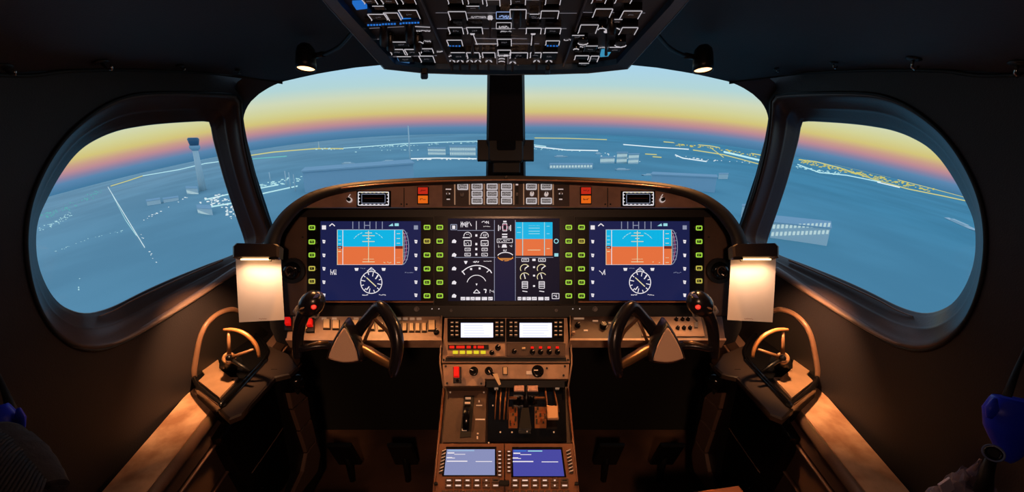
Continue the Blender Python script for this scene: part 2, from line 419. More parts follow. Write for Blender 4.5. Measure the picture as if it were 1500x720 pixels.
mix = t.nodes.new('ShaderNodeMix'); mix.data_type = 'RGBA'; mix.blend_type = 'MULTIPLY'; mix.inputs[0].default_value = .35
cr2 = t.nodes.new('ShaderNodeValToRGB'); t.links.new(nz.outputs['Fac'], cr2.inputs[0]); cr2.color_ramp.elements[0].position = .4; cr2.color_ramp.elements[0].color = (.5, .55, .6, 1); cr2.color_ramp.elements[1].position = .6
t.links.new(cr1.outputs[0], mix.inputs[6]); t.links.new(cr2.outputs[0], mix.inputs[7]); t.links.new(mix.outputs[2], b.inputs['Base Color'])
mb = MB(); rings = []
for k in range(34):
    r = 30 * (2500 / 30) ** (k / 33)
    rings.append([V((r * math.sin(a), r * math.cos(a), land_z(r * math.sin(a), r * math.cos(a)))) for a in [math.radians(-88 + 176 * j / 110) for j in range(111)]])
mb.loft(rings, closed=False)
tag(mb.build('ground_land', ml), kind='structure')
mpale = mat('pale_concrete', (232, 240, 240), .7, spec=.1)
mpale2 = mat('pale_blue_roof', (178, 206, 222), .7, spec=.1)
mpane = lit('added_pane_glow', (196, 226, 232), .85)  # pane glow is added to make the pale buildings stand out
ecy = lit('cyan_lights', (185, 232, 238), .95); eye_ = lit('yellow_lights', (215, 208, 110), .85); ewh = lit('white_lights', (225, 240, 245), .95)
eteal = lit('teal_lights', (96, 190, 190), .8)
def strip(mb, pts, wpx, m, h=.6):
    mb.use(m)
    for (a, b) in zip(pts[:-1], pts[1:]):
        A, B = land_hit(*a), land_hit(*b); A2, B2 = land_hit(a[0], a[1] + wpx), land_hit(b[0], b[1] + wpx)
        up = V((0, 0, h)); lo = V((0, 0, -2))
        mb.loft([[A + lo, B + lo, B2 + lo, A2 + lo], [A + up, B + up, B2 + up, A2 + up]], smooth=False, cap0=True, cap1=True)
def hgt(p, px, py):
    d = ray(px, py); t = math.hypot(p.x, p.y) / math.hypot(d.x, d.y); return CAM.z + d.z * t
def block(px0, px1, yb, yt, dep=.6, yb1=None, yt1=None, roof=True, wins=0, name='terminal_building', label='', cat='building', mwl=None, grp=None):
    A, B = land_hit(px0, yb), land_hit(px1, yb1 or yb)
    mid = (A + B) / 2; out = V((mid.x, mid.y, 0)).normalized(); L = (B - A).length; dv = out * L * dep
    za, zb = hgt(A, px0, yt), hgt(B, px1, yt1 or yt)
    t = thing(name, (mid.x, mid.y, min(A.z, B.z)), label, cat, grp)
    mb = MB(); lo = V((0, 0, -3))
    fa, fb = V((A.x, A.y, za)), V((B.x, B.y, zb))
    mb.loft([[A + lo, B + lo, B + dv + lo, A + dv + lo], [fa, fb, fb + dv, fa + dv]], smooth=False, cap0=True, cap1=True)
    mb.build('wall', mwl or mpale, t)
    if roof:
        mb = MB(); H = (za - A.z) * .06 + .3; e = (B - A).normalized() * H
        mb.loft([[fa - e - out * H, fb + e - out * H, fb + dv + e, fa + dv - e], [q + V((0, 0, H)) for q in (fa - e - out * H, fb + e - out * H, fb + dv + e, fa + dv - e)]], smooth=False, cap0=True, cap1=True)
        mb.build('roof', mpale2, t)
    for rw in range(wins):
        mb = MB(); hh = (za - A.z) / wins; z0 = .25 + rw
        for k in range(14):
            u0, u1 = (k + .2) / 14, (k + .75) / 14
            p = A.lerp(B, u0) - out * .3; q = A.lerp(B, u1) - out * .3
            za_ = A.z + hh * z0; zt = za_ + hh * .5
            mb.loft([[V((p.x, p.y, za_)), V((q.x, q.y, za_)), V((q.x, q.y, zt)), V((p.x, p.y, zt))], [V((p.x, p.y, za_)) + out, V((q.x, q.y, za_)) + out, V((q.x, q.y, zt)) + out, V((p.x, p.y, zt)) + out]], smooth=False, cap0=True)
        mb.build('window_row', mpane, t)
    return t
def mast(px, yb, yt, w, label, top=None, name='radio_mast'):
    A = land_hit(px, yb); z = hgt(A, px, yt); r = w / 2 * math.hypot(A.x, A.y) / FPX
    t = thing(name, tuple(A), label, 'tower' if name == 'control_tower' else 'mast')
    mb = MB(); mb.lathe(A - V((0, 0, 2)), (0, 0, 1), [(r, 0), (r * .7, z - A.z + 2)], 10); mb.build('shaft', mpale, t)
    if top:
        mb = MB(); h = z - A.z; mb.lathe(A + V((0, 0, h * .80)), (0, 0, 1), [(r * .8, 0), (r * 1.35, h * .05), (r * 1.35, h * .10), (r * .9, h * .10)], 12); mb.build('balcony', mpale2, t)
        mb = MB(); mb.lathe(A + V((0, 0, h * .90)), (0, 0, 1), [(r * 1.1, 0), (r * 1.5, h * .12), (r * 1.2, h * .15)], 12); mb.build('cab', mat('tower_cab', (70, 110, 140), .3), t)
    return t
mast(297.5, 279, 205, 8, 'pale airport control tower with dark cab seen through left side window', True, 'control_tower')
mast(601, 236.5, 184, 2.2, 'tall thin pale mast beyond the left windscreen')
mast(467.5, 217, 207, 1.2, 'small thin mast on the far shore beyond the left windscreen')
for k, (x, y0, y1) in enumerate(((396, 264, 252), (420, 272, 250), (426, 276, 252), (433, 280, 255))):
    mast(x, y0, y1, 1.6, ('slim mast at the far left of the dock lights, left windscreen', 'slim mast second from the left among the dock lights', 'slim mast third from the left among the dock lights', 'slim mast at the right end of the dock lights')[k])['group'] = 'quayside masts low in the left windscreen'
W = block
W(274, 291, 284, 276, .5, wins=1, label='low pale building at the foot of the control tower')
W(216, 236, 301, 295, .6, yb1=298, yt1=292, label='small pale hangar beside the lit runway, left side window')
W(240, 262, 297, 292, .6, yb1=293, yt1=289, label='flat pale shed right of the small pale hangar, left side window')
W(290, 312, 312, 305, .5, yb1=315, yt1=306, wins=1, label='low white terminal wing at the edge of the left side window')
W(627, 653, 227, 217, .6, wins=2, label='pale square terminal block right of the tall thin mast')
W(659, 697, 228, 215, .5, wins=2, label='long pale terminal with window rows beside the centre post, left windscreen')
W(447, 607, 282, 252, .35, yt1=240, yb1=272, label='large pale blue hangar just above the glareshield, left windscreen', mwl=mat('hangar_blue', (178, 208, 226), .7, spec=.1), name='hangar')
W(805, 868, 247, 241, .3, wins=1, label='long low pale building left of centre in the right windscreen')
W(879, 900, 239, 231, .5, wins=1, label='small pale terminal wing, left end of the cluster in the right windscreen')
W(903, 918, 239, 224, .6, wins=2, label='tall pale terminal block in the middle of the right windscreen cluster')
W(920, 935, 240, 226, .6, wins=2, label='pale terminal block at the right end of the windscreen cluster')
W(953, 1047, 275, 256, .3, yb1=282, yt1=260, label='wide pale blue hangar low in the right windscreen', mwl=MATS['hangar_blue'], name='hangar')
W(1052, 1066, 262, 255, .5, label='small pale shed right of the wide blue hangar')
W(1085, 1096, 318, 302, .8, label='small pale building beside the right pillar above the glareshield')
W(1128, 1211, 348, 326, .55, yb1=360, yt1=334, wins=2, label='two-storey pale building with window rows in the right side window')
# white boats and lit sheds on the ground
def boat(px0, px1, y, label, y1=None, w=3):
    A, B = land_hit(px0, y), land_hit(px1, y1 or y); m = (A + B) / 2; L = (B - A).length; ex = (B - A).normalized(); out = V((-ex.y, ex.x, 0)).normalized()
    hw = w * math.hypot(m.x, m.y) / FPX * .9
    t = thing('boat', tuple(m), label, 'boat')
    mb = MB(); pts = [(-.5, -.8), (.3, -1), (.5, 0), (.3, 1), (-.5, .8)]
    R = [[m + ex * (a * L * k) + out * (c * hw * k) + V((0, 0, z)) for a, c in pts] for k, z in ((.8, -1), (1, hw * .5), (.93, hw * .52))]
    mb.loft(R, smooth=False, cap0=True, cap1=True); mb.build('hull', mat('boat_white', (228, 236, 238), .5), t)
    mb = MB(); mb.box(m - ex * L * .1 + V((0, 0, hw * .7)), ex, out, (0, 0, 1), L * .22, hw * .55, hw * .3, hw * .06); mb.build('cabin', mpale, t)
boat(1386, 1436, 320, 'long white boat on open water at the right edge of the right side window', 342, 3)
boat(502, 520, 240, 'white vessel left of the pair above the blue hangar')
boat(561, 584, 237, 'broad white vessel just left of the tall thin mast')
boat(497, 512, 247, 'small white vessel nearest the blue hangar roof')
boat(812, 832, 230, 'thin white vessel above the long low building, right windscreen')
boat(872, 882, 226, 'short white vessel above the windscreen cluster, right windscreen')
boat(940, 980, 257, 'white vessel at the left of the wide blue hangar')
boat(901, 924, 249, 'white vessel below the windscreen cluster')
def lights(name, label, cat='lights'): return name, label
mb = MB()
strip(mb, [(158, 273), (170, 293), (190, 326), (212, 362)], 1.2, ewh); strip(mb, [(160, 276), (184, 322), (200, 345)], .7, ecy)
tag(mb.build('runway_lights'), 'straight line of white runway lights crossing the left side window', 'lights', kind='stuff')
mb = MB(); strip(mb, [(162, 272), (188, 264), (209, 257)], 1.0, eye_); strip(mb, [(209, 257), (262, 248), (300, 239), (322, 236)], .9, ecy)
tag(mb.build('road_lights'), 'line of yellow and white road lights leading to the control tower', 'lights', kind='stuff')
def dots(mb, pts, n, m, sz=1.0, jit=3.0):
    mb.use(m)
    for k in range(n):
        u = random.random() * (len(pts) - 1); i = int(u); f = u - i
        x = pts[i][0] + (pts[i + 1][0] - pts[i][0]) * f + random.uniform(-jit, jit); y = pts[i][1] + (pts[i + 1][1] - pts[i][1]) * f + random.uniform(-jit, jit) * .5
        A = land_hit(x, y); r = sz * math.hypot(A.x, A.y) / FPX * random.uniform(.5, 1.0)
        mb.box(A + V((0, 0, r * .6)), (1, 0, 0), (0, 1, 0), (0, 0, 1), r * random.uniform(.5, 1.6), r * .6, r * .6)
mb = MB(); dots(mb, [(62, 318), (85, 310), (120, 295), (145, 280)], 90, eteal, .55, 6); dots(mb, [(60, 335), (85, 325), (105, 312)], 60, ecy, .45, 5)
dots(mb, [(205, 325), (235, 310), (275, 288)], 16, ewh, .7, 1.5); dots(mb, [(80, 368), (130, 350), (180, 338)], 25, ecy, .4, 2)
dots(mb, [(205, 340), (225, 378), (232, 390)], 9, ewh, .7, 1.5); dots(mb, [(115, 400), (117, 425)], 5, ecy, .5, 2)
tag(mb.build('airfield_lights'), 'scattered teal and white airfield lights in the left side window', 'lights', kind='stuff')
mb = MB(); dots(mb, [(302, 300), (320, 288), (335, 305), (345, 318)], 90, ewh, 1.1, 9); strip(mb, [(300, 292), (335, 284)], 1.2, ecy); strip(mb, [(305, 303), (340, 297)], 1.5, ecy)
tag(mb.build('apron_lights'), 'dense cluster of white apron lights right of the control tower', 'lights', kind='stuff')
mb = MB(); strip(mb, [(366, 227), (400, 222), (462, 217), (503, 217)], 1.4, eye_); strip(mb, [(503, 216.5), (540, 214), (590, 210), (640, 208), (712, 206)], .9, ecy); strip(mb, [(370, 232), (420, 228)], 1.4, eteal)
dots(mb, [(462, 219), (500, 218), (560, 215), (620, 212), (700, 208)], 80, ecy, .8, 2.5); strip(mb, [(600, 232), (640, 231), (698, 232)], 1.3, ewh); dots(mb, [(605, 234), (700, 233)], 22, ewh, 1.3, 1.5)
dots(mb, [(520, 222), (650, 219)], 14, ecy, .8, 2); dots(mb, [(380, 272), (410, 268), (440, 262)], 50, ecy, 1.0, 7)
strip(mb, [(382, 275), (408, 270)], 1.2, ecy); strip(mb, [(385, 283), (436, 272)], 1.2, ecy)
tag(mb.build('shoreline_lights'), 'lit shoreline and dock lights beyond the left windscreen', 'lights', kind='stuff')
mb = MB(); strip(mb, [(783, 201.5), (830, 202), (889, 204)], 1.0, eye_); strip(mb, [(783, 214), (830, 219), (876, 220)], 1.3, ewh); strip(mb, [(768, 210), (800, 214)], 1, ecy)
strip(mb, [(913, 211), (960, 215), (1009, 218)], 1.2, ewh); strip(mb, [(972, 207), (1040, 213), (1117, 227)], 1.2, eye_); strip(mb, [(1015, 219), (1060, 226), (1113, 240)], 1.2, eye_)
strip(mb, [(989, 226), (1000, 231), (1035, 236)], 1.2, ewh); strip(mb, [(1040, 215), (1060, 230)], 1, eye_); strip(mb, [(1060, 221), (1115, 234)], 2.5, ecy)
strip(mb, [(945, 225), (962, 226)], 1, eye_); strip(mb, [(956, 229), (969, 230)], 1, eye_)
dots(mb, [(990, 212), (1050, 218), (1112, 230)], 70, eye_, .9, 3); dots(mb, [(989, 228), (1040, 235), (1100, 238)], 30, ewh, .8, 3); dots(mb, [(780, 218), (870, 222)], 16, ecy, .9, 2)
dots(mb, [(880, 225), (935, 236)], 22, ewh, 1, 5)
tag(mb.build('coast_lights'), 'yellow and white coast lights beyond the right windscreen', 'lights', kind='stuff')
mb = MB(); strip(mb, [(1170, 233), (1195, 236), (1230, 245), (1280, 262), (1330, 276), (1380, 286), (1427, 296)], 1.3, eye_); strip(mb, [(1168, 240), (1200, 252), (1240, 256), (1290, 266)], 1.2, ecy)
strip(mb, [(1223, 238), (1260, 247), (1305, 256)], 1.2, eye_); strip(mb, [(1315, 262), (1370, 276), (1426, 291)], 1.6, eye_); strip(mb, [(1285, 266), (1318, 274)], 1.2, ewh)
dots(mb, [(1172, 236), (1220, 246), (1290, 262), (1370, 280)], 150, eye_, 1.0, 5); dots(mb, [(1170, 246), (1230, 255)], 40, ecy, .9, 4)
tag(mb.build('city_lights'), 'long band of yellow city lights across the right side window', 'lights', kind='stuff')
# ------------------------------------------------------------------ instrument panel
PM = rows(300, 1.15, 460, 1.15)
def sym(pts): return pts + [(2 * CX - x, y) for x, y in reversed(pts)]
HO = sym([(384, 380), (388, 352), (399, 328), (420, 303), (455, 281), (500, 269.5), (560, 263), (640, 259), (700, 257.5), (741, 257)])
HI = sym([(409, 385), (411, 352), (420, 333), (440, 309), (472, 291), (515, 280), (565, 274), (640, 270.5), (700, 269), (741, 268.5)])
def smooth2(pts, k=4): return [(p.x, p.y) for p in catmull(pts, k)]
HOs, HIs = smooth2(HO), smooth2(HI)
def dep(x): return 1.64 - .24 * (abs(x - CX) / 357) ** 2
gs = thing('glareshield', tuple(P(CX, 262, 1.08)), 'curved black glareshield hood arching over the whole instrument panel', 'glareshield')
mb = MB()
mb.loft([[P(x, y, 1.15) for x, y in HIs], [P(x, y, 1.065) for x, y in HIs], [P(x + (a - x) * .5, y + (b - y) * .5, 1.052) for (x, y), (a, b) in zip(HIs, HOs)], [P(x, y, 1.06) for x, y in HOs], [P(x, y + .3, 1.09) for x, y in HOs],
         [P(CX + (x - CX) * .995, y + 2, 1.3) for x, y in HOs], [P(CX + (x - CX) * .99, y + 3, dep(x)) for x, y in HOs], [P(CX + (x - CX) * .97, y + 40, dep(x)) for x, y in HOs]], closed=False)
mb.build('hood', mat('hood_black', (18, 16, 18), .62, bump=.2, bscale=300), gs)
mb = MB(); mb.tube([P(x, y + 3.5, 1.05) for x, y in smooth2([(500, 272), (560, 266), (640, 262), (741, 260), (842, 262), (922, 266), (982, 272)])], .0022, 6)
mb.build('edge_piping', mat('hood_edge_brown', (120, 84, 60), .3), gs)
# main panel plate
ip = thing('instrument_panel', tuple(P(CX, 462, 1.15)), 'brown and black main instrument panel carrying the three large displays', 'instrument panel')
mb = MB(); body = sym([(415, 462), (412, 440), (411, 395), (413, 352), (422, 330), (440, 312), (472, 303)])
mb.pp(PM, body, -.03, 0, .002); mb.build('faceplate', mpanel, ip)
mb = MB(); mb.pr(PM, 441, 302, 1041, 318, 0, .006, .001); mb.pr(PM, 635.5, 316, 638, 446, 0, .003); mb.pr(PM, 844 - 4, 316, 842, 446, 0, .003); mb.build('recess_shade_and_seams', mpanelblk, ip)  # black strip stands in for the shadow under the hood; seams beside displays
mb = MB(); mb.pp(PM, [(452, 463), (1030, 463), (1032, 446), (450, 446)], 0, .012, .002); mb.build('lower_beam', mpanelblk, ip)
for a_, b_ in ((474, 636), (846, 1008)):
    mb = MB(); mb.pr(PM, a_, 439.8, b_, 441.6, 0, .016); mb.build('lower_lip', mat('warm_edge', (170, 112, 76), .35), ip)
for x, y, r in ((612, 451, .005), (870, 451, .005), (662, 453, .003), (814, 453, .003)):
    mb = MB(); mb.disc(PM, x, y, r, .012, .022, 12, .001); mb.ringd(PM, x, y, r, r * 1.35, .012, .016, 14); mb.build('dimmer_knob', mgrey, ip)
for x in (634, 644, 838, 848):
    mb = MB(); mb.disc(PM, x, 451, .0016, .012, .0135, 8); mb.build('screw', mwhite, ip)
for s in (-1, 1):
    mb = MB(); mb.disc(PM, mx(444, s), 347, .0025, 0, .002, 10); mb.build('screw', mblack, ip)
# black cheeks beside the panel
for s, nm in ((-1, 'left'), (1, 'right')):
    pl = rows(300, 1.2, 460, 1.2)
    mb = MB(); mb.pp(pl, [(mx(x, s), y) for x, y in ((386, 372), (408, 340), (425, 330), (470, 330), (470, 500), (420, 505), (405, 500), (396, 480), (390, 420))][::s * -1], -.02, 0)
    tag(mb.build('trim_cheek_' + nm, mat('cheek', (16, 13, 13), .6)), kind='structure')
# gasper vents
for s, nm in ((-1, 'round black air vent between the left chart clip and left display'), (1, 'round black air vent between the right display and right chart clip')):
    x = mx(430, s); t = thing('air_vent', tuple(PM.hit(x, 396)), nm, 'air vent')
    mb = MB(); mb.ringd(PM, x, 396, .024, .034, 0, .010, 32); mb.build('bezel_ring', mblack, t)
    o = PM.hit(x, 396); mb = MB(); mb.lathe(o + PM.n * -.002, PM.n + V((0, 0, -.3)), [(.025, 0), (.025, .008), (.021, .016), (.012, .020), (.010, .012), (.004, .012)], 28); mb.build('nozzle_ball', mgloss, t)
    mb = MB(); mb.ringd(PM, x, 396, .0095, .0125, .016, .020, 20, 20, 250); mb.build('nozzle_ring', mat('vent_metal', (120, 92, 70), .3, metal=.7), t)
navy = lit('screen_navy', (23, 30, 74)); navyd = lit('screen_dark_navy', (10, 13, 32)); cyan = lit('screen_cyan', (2, 178, 226)); orng = lit('screen_orange', (228, 112, 62))
swh = lit('screen_white', (232, 226, 232)); sgy = lit('screen_grey', (140, 146, 170)); spk = lit('screen_pink', (196, 110, 140)); slb = lit('screen_pale_cyan', (150, 215, 225)); samb = lit('screen_amber', (222, 140, 60)); syl = lit('screen_cream', (226, 214, 170)); sred = lit('screen_dark_red', (120, 40, 30))
class SP:      # draws symbols on a screen plane, in thin raised strokes that belong to the screen mesh
    def __init__(s, pl, w): s.pl, s.w, s.mb, s.k = pl, w, MB(), 0
    def q(s, pts, m):
        s.mb.use(m); s.k += 1; w = s.w + .00012 * (s.k % 6 + 1); s.mb.poly([s.pl.at(*s.pl.uv(*p), w) for p in pts])
    def r(s, x0, y0, x1, y1, m): s.q([(x0, y1), (x1, y1), (x1, y0), (x0, y0)], m)
    def l(s, x0, y0, x1, y1, t, m):
        L = math.hypot(x1 - x0, y1 - y0) or 1; a, b = -(y1 - y0) / L * t / 2, (x1 - x0) / L * t / 2
        s.q([(x0 + a, y0 + b), (x1 + a, y1 + b), (x1 - a, y1 - b), (x0 - a, y0 - b)][::-1], m)
    def pl_(s, pts, t, m):
        for a, b in zip(pts[:-1], pts[1:]): s.l(*a, *b, t, m)
    def box(s, x0, y0, x1, y1, t, m): s.pl_([(x0, y0), (x1, y0), (x1, y1), (x0, y1), (x0, y0)], t, m)
    def arc(s, cx, cy, r, a0, a1, t, m, ry=None, n=20):
        ry = ry or r; s.pl_([(cx + r * math.cos(math.radians(a0 + (a1 - a0) * k / n)), cy + ry * math.sin(math.radians(a0 + (a1 - a0) * k / n))) for k in range(n + 1)], t, m)
    def scr(s, x0, y0, x1, y1, m, t=.8):    # an unreadable small caption: short strokes
        x = x0
        while x < x1 - .5:
            w = random.uniform(1.2, 2.4); s.l(x, random.uniform(y0, y1), min(x + w, x1), random.uniform(y0, y1), t, m); s.l(x + .4, y0, x + .4, y1, t * .7, m) if random.random() < .5 else None
            x += w + .5
def key(mbn, pl, x, y, w, h, m_ring, par, name='key', w0=0):
    mb = MB(); mb.use(mblack).prr(pl, x - w / 2, y - h / 2, x + w / 2, y + h / 2, w0, w0 + .004, min(w, h) * .25, .0008)
    sp = SP(pl, w0 + .0042); sp.mb = mb; sp.box(x - w * .36, y - h * .3, x + w * .36, y + h * .3, 1.6, m_ring); sp.scr(x - w * .14, y - h * .12, x + w * .14, y + h * .12, m_ring, .5)
    return mb.build(name, None, par)
lime = lit('lime_legend', (172, 226, 70), .9); olive = lit('olive_legend', (206, 196, 84), .85)
def unit_body(name, pl, x0, y0, x1, y1, sx0, sy0, sx1, sy1, label, cat='display', w=.010, mb_m=None, scr_m=navy):
    t = thing(name, tuple(pl.hit((x0 + x1) / 2, y1)), label, cat)
    mb = MB(); mb.frame(pl, [(x0, y1), (x1, y1), (x1, y0), (x0, y0)], [(sx0, sy1), (sx1, sy1), (sx1, sy0), (sx0, sy0)], .0005, w)
    mb.build('bezel', mb_m or mglass_dark, t)
    sp = SP(pl, w - .004); sp.mb.use(scr_m); sp.mb.pr(pl, sx0, sy0, sx1, sy1, .0005, w - .004)
    return t, sp
def pfd(s):
    ox = 0 if s < 0 else 391.5
    xa, xb = (452, 635) if s < 0 else (842, 1029)
    side = 'left' if s < 0 else 'right'
    t, p = unit_body('flight_display', PM, xa, 318, xb, 445, 471 + (0 if s < 0 else 391), 324, 617.5 + (0 if s < 0 else 391), 439, side + ' flight display with cyan and orange attitude picture above a compass rose')
    X = lambda v: v + ox
    def L(x0, y0, x1, y1, th, m): p.l(X(x0), y0, X(x1), y1, th, m)
    p.r(X(495), 336.5, X(591), 362, cyan); p.r(X(495), 361, X(591), 387, orng)
    p.arc(X(590), 361.5, 9.5, -90, 90, 1.0, sgy, 25.5); p.arc(X(590), 361.5, 6, -88, 88, .8, spk, 22); p.l(X(593), 345, X(593), 380, 1, sgy)
    for k in range(8): L(592, 342 + k * 5.5, 598, 341 + k * 5.5, .7, sgy)
    for x in (503.5, 579): L(x, 337, x, 387, 1, swh)
    L(495, 336.5, 591, 336.5, .8, swh); L(495, 387, 591, 387, .9, swh); L(591, 337, 591, 387, .8, syl); L(495.5, 337, 495.5, 387, .8, syl)
    p.r(X(496), 360, X(503), 364, sred); p.r(X(580), 360, X(591), 364, sred)
    for k in range(9): L(497, 340 + k * 5.6, 501, 340 + k * 5.6, 1.2, syl if k > 4 else slb); 
    for k in range(7): L(582, 342 + k * 7, 587, 342 + k * 7, .8, syl)
    p.arc(X(541), 366, 27, -142, -110, 1.1, slb, 27); p.arc(X(541), 366, 27, -70, -38, 1.1, slb, 27)
    for y, w in ((341, 5), (345, 9), (349, 3), (353.5, 9), (370, 8), (375, 4), (379, 8), (383, 9)): L(541 - w, y, 541 + w, y, 1.0, syl)
    L(541, 338, 541, 384, .9, syl); p.scr(X(563), 383, X(574), 385, syl, .8)
    # top marks
    for x in (518, 527, 535, 543, 552, 561): L(x, 324.5, x, 335, 1.1, sgy)
    L(535, 330, 543, 330, 1, sgy); p.q([(X(570), 331), (X(577), 331), (X(576), 327)], slb); p.r(X(579), 327, X(585), 331, slb)
    p.pl_([(X(484), 331), (X(488), 327.5), (X(492), 331)], 1.4, swh)
    # compass
    p.arc(X(545), 413, 15.5, 0, 360, 1.2, swh, 16, 32)
    for k in range(12):
        a = math.radians(k * 30 + 12); r0 = 11.5 if k % 3 else 9
        L(545 + r0 * math.cos(a), 413 + r0 * math.sin(a), 545 + 15 * math.cos(a), 413 + 15 * math.sin(a), 1.2, swh)
    L(538, 406, 552, 419, 1.4, syl); L(551, 408, 555, 403, 1.6, swh); L(538, 424, 542, 419, 1.6, swh)
    p.pl_([(X(539), 397), (X(545), 391.5), (X(551), 397)], 1.4, swh); p.r(X(543), 392, X(547), 396, sgy)
    for x in (523.5, 563): p.q([(X(x - 3), 392), (X(x - 2), 396), (X(x + 2), 396), (X(x + 3), 392)], swh)
    p.scr(X(529), 392, X(537), 393, sgy, .6); p.scr(X(485.5), 394, X(494), 402, swh, 1); p.scr(X(532), 430.5, X(541), 432, swh, .9); p.scr(X(556), 430.5, X(566), 432, swh, .7); p.scr(X(594), 398, X(606), 399.4, sgy, .5)
    for k, y in enumerate((333, 353.5, 373.5, 393, 412.5, 431.5)):
        for x in (476, 610):
            if k == 0: p.r(X(x - 3), y - 3, X(x + 3), y + 3, sgy if x > 500 else swh)
            else: p.q([(X(x - 2.3), y - 2.5), (X(x - 1.4), y + 2.5), (X(x + 1.4), y + 2.8), (X(x + 2.3), y - 2)], swh); p.l(X(x - 1), y, X(x + 1), y, .6, navy)
    p.mb.build('screen', None, t)
    if s < 0: cols = [(460.5, (333.5, 354, 373, 392.5, 411)), (627, (333, 353, 373, 393, 412.5, 432))]
    else: cols = [(850.5, (333, 353, 373, 393, 412.5, 432)), (1020.5, (334, 353.5, 373, 392, 410.5, 429))]
    for ci, (x, ys) in enumerate(cols):
        for k, y in enumerate(ys): key(None, PM, x, y, 11, 9, olive if (x < 500 or x > 1000) and k > 2 or (ci == (0 if s > 0 else 1) and k == 1) else lime, t, 'key', .010)
pfd(-1); pfd(1)
t, p = unit_body('centre_display', PM, 637, 317, 840, 445, 657, 320, 819, 440, 'wide centre display with engine gauges and a small attitude picture', scr_m=navyd)
sx = lambda x: 655 + x / 5.54; sy = lambda y: 315 + y / 5.54
p.r(sx(390), sy(345), sx(552), sy(690), lit('screen_mid_navy', (14, 20, 52)))
p.r(sx(556), sy(57), sx(853), sy(193), cyan); p.r(sx(556), sy(193), sx(853), sy(327), orng)
for x in (612, 788): p.l(sx(x), sy(57), sx(x), sy(327), 1, slb)
p.r(sx(558), sy(185), sx(608), sy(205), sred); p.r(sx(792), sy(182), sx(850), sy(204), sred)
for y in (85, 105, 130, 150): p.l(sx(660), sy(y), sx(750), sy(y), .9, slb)
for y, w in ((205, 40), (240, 48), (262, 44), (282, 52)): p.l(sx(705 - w), sy(y), sx(705 + w), sy(y), 1, syl)
for y in (100, 140, 230, 260, 290): p.l(sx(566), sy(y), sx(598), sy(y), .8, slb if y < 193 else syl)
for y in (90, 150, 270): p.l(sx(805), sy(y), sx(830), sy(y), .8, slb if y < 193 else syl)
G = sgy
p.l(sx(384), sy(40), sx(384), sy(690), .8, G); p.l(sx(553), sy(40), sx(553), sy(690), .8, G); p.l(sx(85), sy(124), sx(384), sy(124), .7, G); p.l(sx(60), sy(341), sx(395), sy(341), .7, G); p.l(sx(553), sy(341), sx(860), sy(341), .7, G); p.l(sx(238), sy(48), sx(238), sy(118), .9, swh)
p.scr(sx(112), sy(52), sx(202), sy(98), swh, 1); p.scr(sx(282), sy(48), sx(340), sy(70), swh, 1); p.scr(sx(295), sy(88), sx(355), sy(96), swh, .6)
for x in (168, 305):
    p.arc(sx(x), sy(168), 5.4, -190, 20, 1, swh); p.l(sx(x - 40), sy(182), sx(x + 20), sy(182), 1.3, swh); p.scr(sx(x - 12), sy(150), sx(x + 20), sy(172), swh, .6)
    p.box(sx(x - 28), sy(206), sx(x + 28), sy(247), 1.1, swh); p.scr(sx(x - 18), sy(222), sx(x + 18), sy(240), swh, .6)
    p.box(sx(x - 22), sy(266), sx(x + 22), sy(288), .8, swh); p.scr(sx(x - 14), sy(272), sx(x + 14), sy(282), swh, .6)
    p.box(sx(x - 23), sy(307), sx(x + 23), sy(330), .8, swh); p.scr(sx(x - 14), sy(313), sx(x + 14), sy(324), swh, .6)
for y in (165, 235, 275, 318): p.r(sx(230), sy(y - 10), sx(246), sy(y + 8), swh)
p.arc(sx(242), sy(580), 31 / 1.05, -137, -45, 1.4, swh, 31.5); p.arc(sx(240), sy(562), 14.3, -165, -22, 1.0, swh, 14); p.l(sx(122), sy(450), sx(145), sy(480), 1.4, swh); p.l(sx(345), sy(440), sx(362), sy(468), 1.4, swh); p.l(sx(322), sy(462), sx(345), sy(440), 1.2, swh)
for x, y in ((196, 435), (265, 430)): p.r(sx(x - 8), sy(y - 8), sx(x + 8), sy(y + 8), swh)
p.q([(sx(138), sy(370)), (sx(148), sy(394)), (sx(158), sy(394)), (sx(168), sy(370))], swh); p.scr(sx(212), sy(370), sx(262), sy(384), swh, 1.1); p.scr(sx(298), sy(370), sx(365), sy(374), swh, .7); p.q([(sx(232), sy(552)), (sx(240), sy(570)), (sx(248), sy(552))], swh)
p.pl_([(sx(215), sy(628)), (sx(240), sy(600)), (sx(268), sy(628)), (sx(215), sy(628))], 1.1, swh); p.pl_([(sx(298), sy(600)), (sx(318), sy(600)), (sx(312), sy(628))], 1.5, swh); p.scr(sx(346), sy(600), sx(380), sy(628), swh, .7)
for x0, x1 in ((112, 148), (155, 186), (192, 225), (231, 272), (282, 325), (334, 370), (572, 602), (610, 638), (644, 680), (686, 726), (738, 780), (790, 826)): p.r(sx(x0), sy(660), sx(x1), sy(686), swh); p.scr(sx(x0 + 5), sy(668), sx(x1 - 5), sy(680), navyd, .6)
